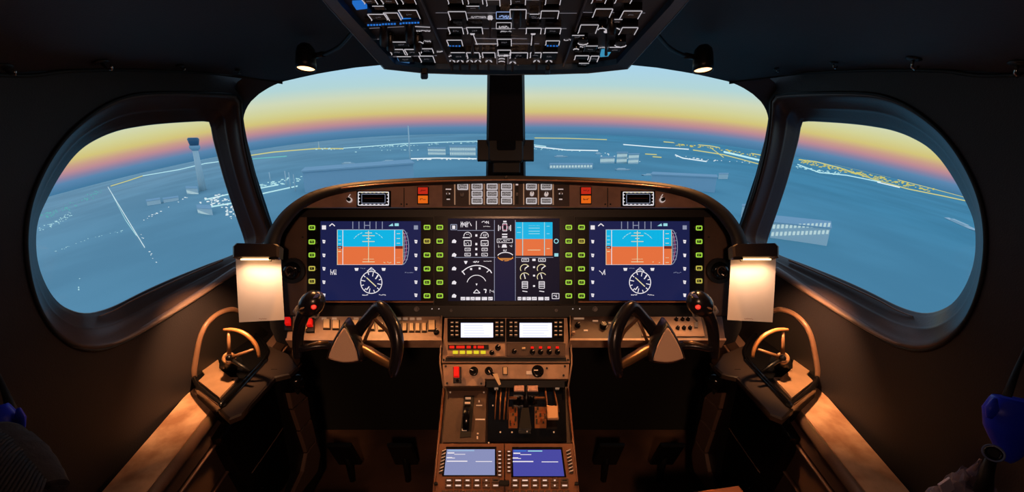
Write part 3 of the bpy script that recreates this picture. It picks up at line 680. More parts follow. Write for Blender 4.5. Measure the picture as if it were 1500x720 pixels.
# centre column
p.r(sx(455), sy(46), sx(482), sy(58), swh); p.box(sx(452), sy(68), sx(484), sy(128), .9, swh); p.arc(sx(468), sy(98), 4, 0, 360, .9, spk); p.l(sx(417), sy(80), sx(417), sy(128), 1.2, swh); p.l(sx(515), sy(80), sx(515), sy(128), 1.2, swh); p.l(sx(430), sy(90), sx(430), sy(118), 1, swh); p.l(sx(503), sy(90), sx(503), sy(118), 1, swh)
p.r(sx(446), sy(150), sx(488), sy(160), swh); p.r(sx(446), sy(170), sx(488), sy(182), swh); p.box(sx(406), sy(192), sx(530), sy(222), .7, swh)
for x in (430, 452, 475, 500): p.scr(sx(x - 12), sy(198), sx(x + 8), sy(216), swh, .7)
p.scr(sx(415), sy(238), sx(430), sy(262), swh, .6); p.q([(sx(442), sy(262)), (sx(486), sy(262)), (sx(478), sy(236)), (sx(450), sy(236))], swh); p.scr(sx(508), sy(238), sx(526), sy(258), swh, .6); p.scr(sx(455), sy(276), sx(482), sy(292), swh, .8)
p.arc(sx(473), sy(345), 12.5, -155, -30, 1.2, swh, 8); p.arc(sx(473), sy(330), 11, 10, 170, 1.1, samb, 7); p.l(sx(415), sy(350), sx(535), sy(350), 1, samb); p.l(sx(430), sy(358), sx(515), sy(358), 1, samb)
# right gauges
for x in (633, 768): p.box(sx(x - 28), sy(350), sx(x + 28), sy(374), .8, swh); p.scr(sx(x - 16), sy(356), sx(x + 16), sy(368), swh, .6)
p.r(sx(690), sy(352), sx(716), sy(370), swh)
for x in (630, 766):
    for y in (432, 500):
        p.arc(sx(x), sy(y), 6.6, 150, 330, 1.1, syl, 6.2); p.l(sx(x), sy(y), sx(x + 26), sy(y - 20 if y < 450 else y - 26), 1.4, swh) if y < 450 else p.l(sx(x + 4), sy(y + 14), sx(x - 8), sy(y - 28), 1.3, swh)
        p.l(sx(x), sy(y), sx(x), sy(y + 14), .9, syl)
    p.box(sx(x - 22), sy(536), sx(x + 22), sy(590), .9, swh)
    for y in (548, 560, 574): p.l(sx(x - 20), sy(y), sx(x + 20), sy(y), 1, swh)
    p.l(sx(x - 20), sy(612), sx(x + 20), sy(618), 1.2, swh)
for y in (420, 488, 572): p.r(sx(696), sy(y - 7), sx(712), sy(y + 7), swh)
for y, k in ((98, 0), (212, 1), (322, 2), (432, 1), (545, 3), (652, 1)):
    p.box(sx(32), sy(y - 22), sx(80), sy(y + 20), 1, G) if k == 0 else p.q([(sx(40), sy(y + 12)), (sx(72), sy(y + 14)), (sx(78), sy(y - 4)), (sx(60), sy(y - 18)), (sx(44), sy(y - 8))], swh)
    if k == 0: p.r(sx(44), sy(y - 14), sx(68), sy(y + 14), swh)
p.arc(sx(883), sy(210), 3, 0, 360, 1.2, slb); p.r(sx(868), sy(308), sx(900), sy(334), slb); p.box(sx(850), sy(632), sx(905), sy(674), .9, swh); p.scr(sx(860), sy(640), sx(895), sy(665), swh, .9)
p.mb.build('screen', None, t)
for x in (645.5, 832):
    for y in (333, 353, 373, 393, 412.5, 432): key(None, PM, x, y, 11, 9, lime, t, 'key', .010)
# ------------------------------------------------------------------ glareshield control strip
PS = rows(270, 1.078, 304, 1.070)
gp = thing('annunciator_strip', tuple(PS.hit(CX, 303)), 'narrow brown lens-shaped control strip under the glareshield hood', 'control panel')
mb = MB(); mb.pp(PS, smooth2(sym([(438, 303.5), (470, 291), (515, 279.5), (565, 273.5), (640, 270), (741, 268.5)]), 4), -.01, 0, .001); mb.build('faceplate', mat('strip_brown', (140, 108, 96), .45, bump=.2, bscale=400, var=.12, vscale=30), gp)
mb = MB(); mb.pr(PS, 648, 268.5, 834, 302, 0, .0015, .0004); mb.build('centre_plate', mat('strip_dark', (60, 48, 48), .4), gp)
mb = MB()
for x in (592, 890): mb.pr(PS, x - .6, 275, x + .6, 303, 0, .0012)
mb.build('seam', mrub, gp)
for x in (666.5, 688, 709.5, 731, 752.5, 767, 788.5, 810):
    mb = MB(); mb.pr(PS, x - .8, 267.5, x + .8, 300, .001, .007); mb.build('divider', mwmark, gp)
mkey = lit('lit_grey_key', (150, 142, 142), .9)
for x0, x1, rws in ((670.5, 686, (0,)), (691, 707, (0, 1, 2)), (713, 729, (0, 1, 2)), (734, 750, (0, 1, 2)), (770.5, 786, (0, 2)), (792, 808, (0, 2))):
    for r in rws:
        y0 = (269.5, 280, 290.2)[r]; mb = MB(); mb.use(mkey).prr(PS, x0, y0, x1, y0 + 9, .0015, .006, 1.5, .001)
        sp = SP(PS, .0062); sp.mb = mb; sp.scr(x0 + 2, y0 + 2, x1 - 2, y0 + 3.8, mblack, .9); sp.scr(x0 + 2, y0 + 5.4, x1 - 2, y0 + 7.2, mblack, .9); sp.box(x0 + .6, y0 + .6, x1 - .6, y0 + 8.4, .7, swh)
        mb.build('key', None, gp)
for x, y, m in ((677.5, 286, mgrey), (779, 284.5, mwhite), (800, 285, mwhite)):
    mb = MB(); mb.use(m).disc(PS, x, y, .0052, .0015, .012, 14, .001); mb.use(mblack).pr(PS, x - .6, y - 3, x + .6, y, .012, .0125); mb.build('knob', None, gp)
mb = MB(); mb.use(mrub).pr(PS, 755, 273, 759.5, 299, .0015, .003); mb.use(mwhite).pr(PS, 755.4, 269.5, 759, 271.5, .0015, .003); mb.use(mgrey).pr(PS, 755.8, 283, 758.8, 287, .003, .008); mb.build('slider', None, gp)
for x in (657, 821):
    mb = MB(); mb.use(mrub).pr(PS, x - 3.2, 280, x + 3.2, 293, .0015, .004); mb.use(mwhite).pr(PS, x - 4, 276.5, x + 4, 278, .0015, .0025).pr(PS, x - 2.6, 283.5, x + 2.6, 285, .004, .008).pr(PS, x - 2.4, 291.5, x + 2.4, 293, .004, .005); mb.use(mgrey).tube([PS.at(*PS.uv(x, 287), .003), PS.at(*PS.uv(x, 284), .016)], [.002, .003], 8); mb.build('toggle_switch', None, gp)
for x0, nm in ((613, 'left'), (851, 'right')):
    for y0, y1, m, pn in ((275, 284.5, lit('warning_red', (196, 40, 22), .9), 'warning_light'), (287, 298, lit('caution_orange', (232, 104, 22), .95), 'caution_light')):
        mb = MB(); mb.use(mblack).pr(PS, x0 - 1.5, y0 - 1.3, x0 + 15.5, y1 + 1.3, 0, .004, .001); mb.use(m).pr(PS, x0, y0, x0 + 14, y1, .003, .0055, .0006)
        sp = SP(PS, .0057); sp.mb = mb; sp.scr(x0 + 3, (y0 + y1) / 2 - 1.3, x0 + 11, (y0 + y1) / 2 + 1.3, mat('legend_dark', (60, 20, 10), .6), .9); mb.build(pn, None, gp)
for x in (588, 596, 886.5, 894):
    mb = MB(); mb.disc(PS, x, 299, .0022, 0, .002, 8); mb.build('screw', mblack, gp)
for s, nm in ((-1, 'left'), (1, 'right')):
    X = lambda v: mx(v, s)
    t = thing('standby_radio', tuple(PS.hit(X(547), 302)), 'small radio tuner with white outlined window at the ' + nm + ' end of the glareshield strip', 'radio')
    mb = MB(); a, b = sorted((X(523), X(573))); mb.pr(PS, a, 280, b, 303, 0, .005, .001); mb.build('housing', mgloss, t)
    sp = SP(PS, .0052); c, d = sorted((X(526), X(570)))
    sp.box(c, 282, d, 301, 1.2, swh); sp.box(c + 5, 285, d - 5, 298, .7, sgy)
    for k in range(7): sp.l(c + 4 + k * 6, 300.5, c + 7 + k * 6, 300.5, 2, swh); sp.l(c + 4 + k * 6, 282.5, c + 7 + k * 6, 282.5, 1.4, syl)
    for qx in (c + 1, d - 1):
        for yy in (286, 291, 296): sp.l(qx - 1.4, yy, qx + 1.4, yy, 1.1, swh)
    sp.l(c + 8, 291, d - 8, 291, .7, mat('maroon', (90, 40, 36), .5)); sp.mb.build('display_window', None, t)
    x = X(512.5); mb = MB(); mb.use(mwhite).ringd(PS, x, 293, .0048, .0066, 0, .006, 18); mb.use(mblack).disc(PS, x, 293, .0045, 0, .013, 14, .001); mb.use(mwhite).tube([PS.at(*PS.uv(x - 2, 289), .002), PS.at(*PS.uv(x + 1, 284.5), .002)], .001, 6); mb.build('volume_knob', None, t)
# ------------------------------------------------------------------ subpanel shelves
PB = rows(463, 1.135, 496, 1.085)
def shelf(s, nm, lab):
    t = thing('switch_shelf', tuple(PB.hit(mx(546, s), 496)), lab, 'switch panel')
    X = lambda v: mx(v, s)
    mb = MB(); pts = [(419, 496), (646, 496), (645, 463), (424, 463)]
    mb.pp(PB, [(X(x), y) for x, y in pts][::-s], -.02, 0, .0015); mb.build('faceplate', mpanel if s > 0 else mcop, t)
    mb = MB(); mb.pp(PB, [(X(x), y) for x, y in [(419, 499), (647, 499), (647, 496), (419, 496)]][::-s], -.03, .003); mb.build('front_lip', mcop, t)
    return t
t = shelf(-1, 'left', 'lit tan switch shelf under the left flight display with a row of pale keys')
mcream = mat('cream_key', (222, 190, 150), .4)
def pkey(t, pl, x, y, w, h, m, name='key', hh=.006, base=None):
    mb = MB()
    mb.use(base or mblack).pr(pl, x - w / 2 - 1, y - h / 2 - 1, x + w / 2 + 1, y + h / 2 + 1, 0, hh * .5, .0004)
    mb.use(m).pr(pl, x - w / 2, y - h / 2, x + w / 2, y + h / 2, hh * .4, hh, .0006); return mb.build(name, None, t)
for x in (584, 593, 603, 612, 621.5): pkey(t, PB, x, 480, 5.5, 11, mcream)
pkey(t, PB, 632.5, 477, 9, 14, mcream); pkey(t, PB, 479, 475, 9, 13, mcream); pkey(t, PB, 492.5, 476, 9, 12, mcream); pkey(t, PB, 520, 476, 11, 12, mcream); pkey(t, PB, 545, 478, 7, 10, mcream); pkey(t, PB, 558, 479, 7, 10, mcream)
for x in (475, 490, 522, 584, 594, 604, 614): mb = MB(); mb.pr(PB, x - 3.5, 465.5, x + 3.5, 468.5, 0, .003, .0005); mb.build('legend_plate', mwmark, t)
def knob(t, pl, x, y, r, h=.012, m=None, w0=0, name='knob', ptr=True, ang=30):
    m = m or mgloss
    mb = MB(); mb.use(m).disc(pl, x, y, r * 1.25, w0, w0 + h * .3, 20, .0008, ); mb.disc(pl, x, y, r, w0 + h * .3, w0 + h, 18, .0012, r * .9)
    kn = mb.build(name, None, t)
    if ptr:
        mb = MB()
        u, v = pl.uv(x, y); a = math.radians(ang); e = pl.ex * math.cos(a) + pl.ey * math.sin(a); mb.use(mwmark).box(pl.at(u, v, w0 + h) + e * r * .45, e, pl.n.cross(e), pl.n, r * .4, r * .1, .0005); mb.build('pointer', None, kn)
    return kn
knob(t, PB, 639.5, 487, .006)
for x, y in ((423, 473), (455, 475)):
    mb = MB(); mb.use(mblack).pr(PB, x - 6, y - 9, x + 6, y + 12, 0, .004, .001); mb.use(mred).pr(PB, x - 3.5, y - 5, x + 4, y + 5, .004, .014, .0015); mb.build('guarded_switch', None, t)
mb = MB(); mb.disc(PB, 449, 483, .004, 0, .01, 12, .001); mb.build('push_button', mcream, t)
t = shelf(1, 'right', 'switch shelf under the right flight display with black rotary knobs')
mb = MB(); mb.pp(PB, [(940, 493), (1032, 493), (1026, 464.5), (938, 464.5)], 0, .003, .0006); mb.build('light_plate', mcop, t)
for x, y in ((990, 469), (999, 469), (1007, 469), (992, 481.5), (1001, 481.5), (1010, 481.5)): knob(t, PB, x, y, .0042, .009, None, .003)
pkey(t, PB, 1019, 477, 5, 8, mgrey, 'rocker_switch'); knob(t, PB, 883.5, 478, .0085, .014, None, 0, ang=120); knob(t, PB, 846, 477, .006); knob(t, PB, 840, 488, .004, .008, mcop)
for x, y, w in ((848, 466.5, 15), (872, 470, 8), (893, 473, 4), (858, 484, 6)): mb = MB(); mb.pr(PB, x - w / 2, y - 1, x + w / 2, y + 1, 0, .002); mb.build('legend_plate', mwmark, t)
# ------------------------------------------------------------------ radio stack
PR = rows(465, 1.125, 531, 1.075)
rs = thing('radio_stack', tuple(PR.hit(CX, 531)), 'tan framed centre avionics stack below the wide centre display', 'avionics rack')
mb = MB(); mb.pp(PR, [(647, 531), (835, 531), (831, 465), (651, 465)], -.08, 0, .002); mb.build('frame_plate', mcop, rs)
mb = MB(); mb.pp(PR, [(652, 529), (830, 529), (829, 523), (653, 523)], 0, .001); mb.build('vent_slot', mrub, rs)
for x, y in ((650, 527), (832, 527)): mb = MB(); mb.disc(PR, x, y, .003, 0, .002, 10); mb.build('screw', mblack, rs)
for x0, nm in ((656, 'left'), (741.5, 'right')):
    t, p = unit_body('radio_display_unit', PR, x0, 467.5, x0 + 84, 501, x0 + 19.5, 473.5, x0 + 66.5, 495, nm + ' radio unit with bright white screen in the centre stack', 'radio', scr_m=lit('white_screen', (226, 226, 255), 1.35), w=.009)
    for k in range(5): p.l(x0 + 24, 477 + k * 3.8, x0 + 24 + random.uniform(26, 38), 477 + k * 3.8, .6, lit('screen_lilac', (200, 204, 240), 1.0))
    p.mb.build('screen', None, t)
    for r in range(4):
        for x in (x0 + 7, x0 + 14, x0 + 72, x0 + 79):
            mb = MB(); mb.use(mblack).pr(PR, x - 2.5, 472 + r * 6, x + 2.5, 476 + r * 6, .009, .012, .0006); mb.use(mwmark).pr(PR, x - 1.8, 473 + r * 6, x + 1.8, 474.3 + r * 6, .012, .0125); mb.build('key', None, t)
t = thing('audio_panel', tuple(PR.hit(697, 522)), 'audio panel with red readout above five yellow keys', 'control panel')
mb = MB(); mb.pr(PR, 655, 503, 740, 522, .0002, .006, .001); mb.build('faceplate', mcop, t)
mb = MB(); mb.use(mblack).pr(PR, 657, 505.5, 716, 512.5, .006, .008); sp = SP(PR, .0083); sp.mb = mb
lr = lit('red_readout', (226, 32, 18), 1.0)
for a, b in ((659, 666), (669, 681), (684, 690), (694, 698), (700, 709)): sp.r(a, 507, b, 511, lr)
mb.build('readout', None, t)
ly = lit('yellow_key', (232, 210, 40), .95)
for x in (667.5, 677.8, 687.8, 698, 708): pkey(t, PR, x, 516.5, 7, 4.2, ly, 'yellow_key', .011)
knob(t, PR, 729.5, 510, .006, .018, None, .006); knob(t, PR, 720.5, 517, .005, .012, None, .006)
t = thing('lighting_panel', tuple(PR.hit(784, 522)), 'small panel with four dark knobs under red marks in the centre stack', 'control panel')
mb = MB(); mb.pr(PR, 742, 503, 828, 522, .0002, .006, .001); mb.build('faceplate', mpanel, t)
knob(t, PR, 753, 515, .005, .012, None, .006); pkey(t, PR, 767, 510.5, 5, 3, mcream, hh=.009); 
for x in (779.5, 791.5, 804, 816): knob(t, PR, x, 516, .0055, .012, None, .006); mb = MB(); mb.pr(PR, x - 2.2, 508, x + 2.2, 511, .006, .009, .0006); mb.build('red_mark', mred, t)
# lower front of the stack
PL = rows(533, 1.072, 566, 1.05)
lp = thing('gear_panel', tuple(PL.hit(CX, 566)), 'tan lower centre panel with red guarded switch and pale lever', 'control panel')
mb = MB(); mb.pp(PL, [(650, 565), (709, 565), (709, 554.5), (833, 554.5), (834, 533), (648, 533)], -.05, 0, .002); mb.build('faceplate', mcop, lp)
mb = MB(); mb.pp(PL, [(712, 566), (828, 566), (828, 556), (712, 556)], -.05, -.012); mb.build('slot', mrub, lp)
mb = MB(); mb.use(mblack).pr(PL, 664, 537, 676, 561, 0, .004, .001); mb.use(mred).pr(PL, 665.5, 538, 673, 553, .004, .018, .002); mb.use(mgloss).disc(PL, 671, 558, .004, .004, .014, 12, .001); mb.build('guarded_switch', None, lp)
knob(lp, PL, 694, 543.5, .009, .018, ang=160); knob(lp, PL, 716, 543, .008, .016, ang=300); knob(lp, PL, 787.5, 543.5, .012, .02, ang=180)
mb = MB(); mb.use(mgloss).tube([PL.at(*PL.uv(718, 545), .008), PL.at(*PL.uv(723, 550), .02)], .004, 8); mb.use(mcream).loft([[PL.at(*PL.uv(x, y), w) for x, y in ((722, 549), (729, 548.5), (734, 564), (731, 565.5))] for w in (.016, .024)], smooth=False, cap0=True, cap1=True); mb.build('lever', None, lp)
pkey(lp, PL, 740, 543, 5.5, 10, mcream, 'lit_button', .006); mb = MB(); mb.pr(PL, 771, 543, 780, 548, 0, .0015); mb.build('slot_plate', mwmark, lp)
for x, y in ((653, 536), (655, 561), (705, 561.5), (827.5, 536), (825.5, 549.5), (801, 539)): mb = MB(); mb.disc(PL, x, y, .0028, 0, .0018, 10); mb.build('screw', mblack, lp)
for s in (-1, 1):
    mb = MB(); mb.tube([P(mx(x, s), y, d) for x, y, d in ((647, 462, 1.13), (644.5, 532, 1.072), (650, 568, 1.05))], .0022, 6); mb.build('edge_trim', mcop, lp)
# ------------------------------------------------------------------ pedestal
PP = rows(566, 1.08, 720, .913)
ped = thing('centre_pedestal', tuple(V((0, .85, 0))), 'dark brown centre pedestal between the seats carrying levers and keypads', 'pedestal')
top = [PP.hit(*q) for q in ((627, 790), (857, 790), (833, 564), (649, 564))]
def edge(pts, k): c = sum(pts, V((0, 0, 0))) / len(pts); return [c + (p - c) * k for p in pts]
mb = MB(); mb.loft([[V((p.x, p.y, 0)) for p in top], [p + V((0, 0, -.012)) for p in top], [p + V((0, 0, -.003)) for p in edge(top, .993)]], smooth=False, cap0=True, cap1=True); mb.build('body', mat('pedestal_body', (58, 42, 34), .5, bump=.2, bscale=300), ped)
for s in (-1, 1):
    mb = MB(); mb.tube([P(mx(x, s), y, d - .002) for x, y, d in ((650, 568, 1.078), (635.5, 719, .914), (629, 785, .857))], .0032, 8); mb.build('edge_trim', mat('pedestal_edge', (120, 78, 54), .4), ped)
t = thing('trim_panel', tuple(PP.hit(681, 648)), 'dark plate with vertical pitch trim wheel slot on the left of the pedestal', 'control panel')
mb = MB(); mb.pp(PP, [(648, 649), (711, 649), (713, 573), (655.5, 573)], .0002, .006, .0008); mb.build('faceplate', mat('trim_plate', (92, 70, 58), .5, bump=.2, bscale=300, var=.15, vscale=20), t)
mb = MB(); a = PP.at(*PP.uv(684, 612), -.012); mb.lathe(a - V((.008, 0, 0)), (1, 0, 0), [(.036, 0), (.038, .002), (.038, .014), (.036, .016)], 40)
mb.build('trim_wheel', mgloss, t)
mb = MB(); mb.pp(PP, [(674, 642), (690, 641), (695, 581), (680, 581)], .006, .0075); mb.build('slot_plate', mrub, t)
for y, w, m in ((585, 8, mwmark), (592, 8, mwmark), (598, 7, mgrey), (603.5, 7, mwmark), (609, 7, mwmark), (614, 7, mwmark), (619, 7, mgrey), (631, 7, mwmark)):
    cx_ = 686 - (y - 585) * .12; mb = MB(); mb.use(m).pr(PP, cx_ - w / 2, y - 1.6, cx_ + w / 2, y + 1.6, .0075, .0085); mb.build('scale_mark', None, t)
for x, y, w, h in ((702, 595, 9, 1.5), (703.5, 615.5, 14, 2), (700, 636, 2.5, 2), (699.5, 642, 2, 4), (702, 589, 2, 3)): mb = MB(); mb.pr(PP, x - w / 2, y - h / 2, x + w / 2, y + h / 2, .006, .007); mb.build('legend_plate', mwmark, t)
for x, y in ((660, 576), (709, 576)): mb = MB(); mb.disc(PP, x, y, .002, .006, .0075, 8); mb.build('screw', mwmark, t)
# throttle quadrant
t = thing('throttle_quadrant', tuple(PP.hit(770, 648)), 'black throttle quadrant with levers and slots on the pedestal', 'throttle quadrant')
mb = MB(); mb.pp(PP, [(714, 648), (830, 648), (828, 567), (715, 567)], .0002, .005, .001); mb.build('faceplate', mgloss, t)
mbrz = mat('bronze_trim', (150, 98, 62), .35, metal=.4)
for x0, x1, w in ((728, 725, 1.1), (734, 732, 1.8), (742, 738, 1.8), (746, 743, 1), (798, 802, 1.8), (810, 818, 1.8)):
    mb = MB(); yy = 616 if x0 < 780 else 605
    mb.tube([PP.at(*PP.uv(x0, 569), .008), PP.at(*PP.uv((x0 + x1) / 2, 590), .017), PP.at(*PP.uv(x1, yy), .008)], .0011 * w, 6); mb.build('guide_rail', mbrz, t)
for x0, x1 in ((745, 766), (777, 798)): mb = MB(); mb.pr(PP, x0, 583, x1, 585, .005, .009); mb.build('cross_bar', mbrz, t)
mgrt = mat('quadrant_grate', (150, 74, 30), .4, metal=.3)
for x0, x1, y0, y1 in ((745, 758, 597, 628), (783, 800, 597, 628)):
    mb = MB(); mb.use(mbrz).pr(PP, x0, y0, x1, y1, .005, .006); mb.use(mgrt)
    for k in range(10):
        a, b = random.uniform(x0, x1 - 2), random.uniform(y0, y1 - 5); mb.pr(PP, a, b, a + random.uniform(1, 2.5), b + random.uniform(3, 8), .006, .0075)
    mb.use(mrub)
    for k in range(9):
        a, b = random.uniform(x0, x1 - 2), random.uniform(y0, y1 - 5); mb.pr(PP, a, b, a + random.uniform(1.5, 3), b + random.uniform(2, 7), .0075, .008)
    mb.build('detent_plate', None, t)
mthr = mat('throttle_grip', (210, 165, 150), .5, var=.2, vscale=120)
for x in (760, 779.5):
    mb = MB(); a = PP.at(*PP.uv(x, 600), -.01); b = PP.at(*PP.uv(x, 581), .032); mb.use(mgloss).tube([a, b], [.006, .0045], 8, .5)
    tl_ = mb.build('throttle_lever', None, t); mb = MB(); mb.use(mthr).box(b + PP.ey * .004, PP.ex, PP.ey, PP.n, .0125, .008, .007, .002); mb.use(mgloss).box(b - PP.ey * .008, PP.ex, PP.ey, PP.n, .014, .004, .006, .001); mb.build('grip', None, tl_)
mb = MB(); mb.loft([[PP.at(*PP.uv(x + dx, y), w) for dx, y in ((-9, 632), (9, 632), (5, 602), (-5, 602))] for x, w in ((768, .004), (769, .02))], smooth=False, cap1=True); mb.tube([PP.at(*PP.uv(770, 600), .01), PP.at(*PP.uv(771, 575), .035)], [.006, .004], 8); mb.build('speed_brake_lever', mblack, t)
mb = MB(); mb.use(mgloss).tube([PP.at(*PP.uv(808, 600), 0), PP.at(*PP.uv(808, 606), .028)], .004, 8); fl_ = mb.build('flap_lever', None, t); mb = MB(); mb.use(mat('flap_handle_cream', (226, 176, 130), .45)).box(PP.at(*PP.uv(808, 612), .03), PP.ex, PP.ey, PP.n, .0125, .0155, .005, .0015); mb.build('handle', None, fl_)
for x, y in ((733, 634), (750, 634), (772, 633), (811, 634), (722, 595), (716, 649.5)): mb = MB(); mb.disc(PP, x, y, .0018, .005, .007, 8); mb.build('screw', mwmark, t)
for x, y in ((727, 570), (816, 569.5)): mb = MB(); mb.prr(PP, x - 3, y - 2, x + 3, y + 2, .005, .012, 1.2, .001); mb.build('catch', mwmark, t)
# keypads
def fms(x0, x1, sc, nm, scm, s):
    t = thing('flight_computer_keypad', tuple(PP.hit((x0[0] + x1[0]) / 2, 770)), nm, 'keypad')
    mb = MB(); mb.pp(PP, [(x0[1], 780), (x1[1], 780), (x1[0], 650.5), (x0[0], 650.5)], .0003, .007, .001); mb.build('faceplate', mat('keypad_brown', (128, 84, 60), .42, bump=.2, bscale=300, var=.15, vscale=30), t)
    mb = MB(); q = sc; mb.pp(PP, [(q[0] - 3, q[3] + 1.5), (q[2] + 3, q[3] + 1.5), (q[1] + 2, q[4] - 4), (q[5] - 1, q[4] - 4)], .007, .0078); mb.build('screen_surround', mglass_dark, t)
    sp = SP(PP, .0088); sp.mb.use(scm); sp.mb.pp(PP, [(q[0], q[3]), (q[2], q[3]), (q[1], q[4]), (q[5], q[4])], .0078, .0085)
    X = lambda v: q[5] + v
    sp.l(X(2), q[4] + 2, X(40) if s < 0 else X(20), q[4] + 2, 2, lit('title_bar', (150, 180, 215)) if s < 0 else lit('title_bar_blue', (50, 110, 200)))
    if s > 0: sp.l(X(22), q[4] + 2.2, X(43), q[4] + 2.2, 1.5, slb)
    for a, b, y, th in ((1, 11, 5.5, 1.8), (11, 27, 7.5, .9), (0, 8, 12.5, 1.8), (8, 12, 13, 1), (0, 30, 17.5, 1.6), (42, 66, 18, 1.1)): sp.l(X(a), q[4] + y, X(b), q[4] + y, th, swh)
    sp.mb.build('screen', None, t)
    kk = mwhite
    for r, y in enumerate((705, 712.5)):
        for c in range(6):
            cx_ = (x0[0] + (x1[0] - x0[0]) * (.15 + c * .145)) - s * 0; w = (6, 8, 5.5, 6, 2.5, 7)[c]
            mb = MB(); mb.use(mpanel).pr(PP, cx_ - 5.5, y - 3.2, cx_ + 5.5, y + 3.2, .007, .0095, .0006); mb.use(mblack if (r == 0 and c == 5) else kk).pr(PP, cx_ - w / 2, y - 1, cx_ + w / 2, y + 1, .0095, .01); mb.build('key', None, t)
    for c in range(10):
        for y in (723, 733, 743):
            cx_ = x0[0] + (x1[0] - x0[0]) * (.08 + c * .092); mb = MB(); mb.pr(PP, cx_ - 3.5, y - 3.5, cx_ + 3.5, y + 3.5, .007, .010, .0006); mb.build('key', mpanel, t)
    xi = x1[0] - 6 if s < 0 else x0[0] + 6
    for k in range(7 if s < 0 else 6):
        mb = MB(); y = 663 + k * 5.7; mb.use(mpanel).prr(PP, xi - 3.5, y - 2, xi + 3.5, y + 2, .007, .0098, .9, .0006); mb.use(kk).pr(PP, xi - 1.8, y - .7, xi + 1.8, y + .7, .0098, .0102); mb.build('key', None, t)
    for k in range(7):
        y = 661 + k * 5; xo = (x0[0] + 7 - k * .7) if s < 0 else (x1[0] - 7 + k * .7)
        mb = MB(); mb.use(mwmark).tube([PP.at(*PP.uv(xo - 3, y + 1.5), .0085), PP.at(*PP.uv(xo + 3 , y - 1.5), .0085)], .0011, 6); mb.use(mblack).pr(PP, xo - 3, y + 1.6, xo + 3, y + 3.4, .007, .009); mb.build('line_key', None, t)
    for x, y in ((x0[0] - 5 if s < 0 else x1[0] + 5, 710),): mb = MB(); mb.prr(PP, x - 3, y - 2.2, x + 3, y + 2.2, .007, .012, 1, .001); mb.build('latch', mblack, t)
fms((644, 632), (738, 739.5), (651, 725, 725, 697, 659.5, 655), 'left pedestal keypad unit with pale lavender screen', lit('lavender_screen', (134, 142, 186)), -1)
fms((739.5, 740.5), (839, 851), (752, 821, 826, 698.5, 660, 751), 'right pedestal keypad unit with deep violet blue screen', lit('violet_screen', (66, 70, 160)), 1)
mb = MB(); mb.prr(PP, 731, 706, 746, 713.5, .0075, .016, 1.5, .001)
tag(mb.build('pedestal_catch', mblack), 'small black catch joining the two pedestal keypads', 'catch')
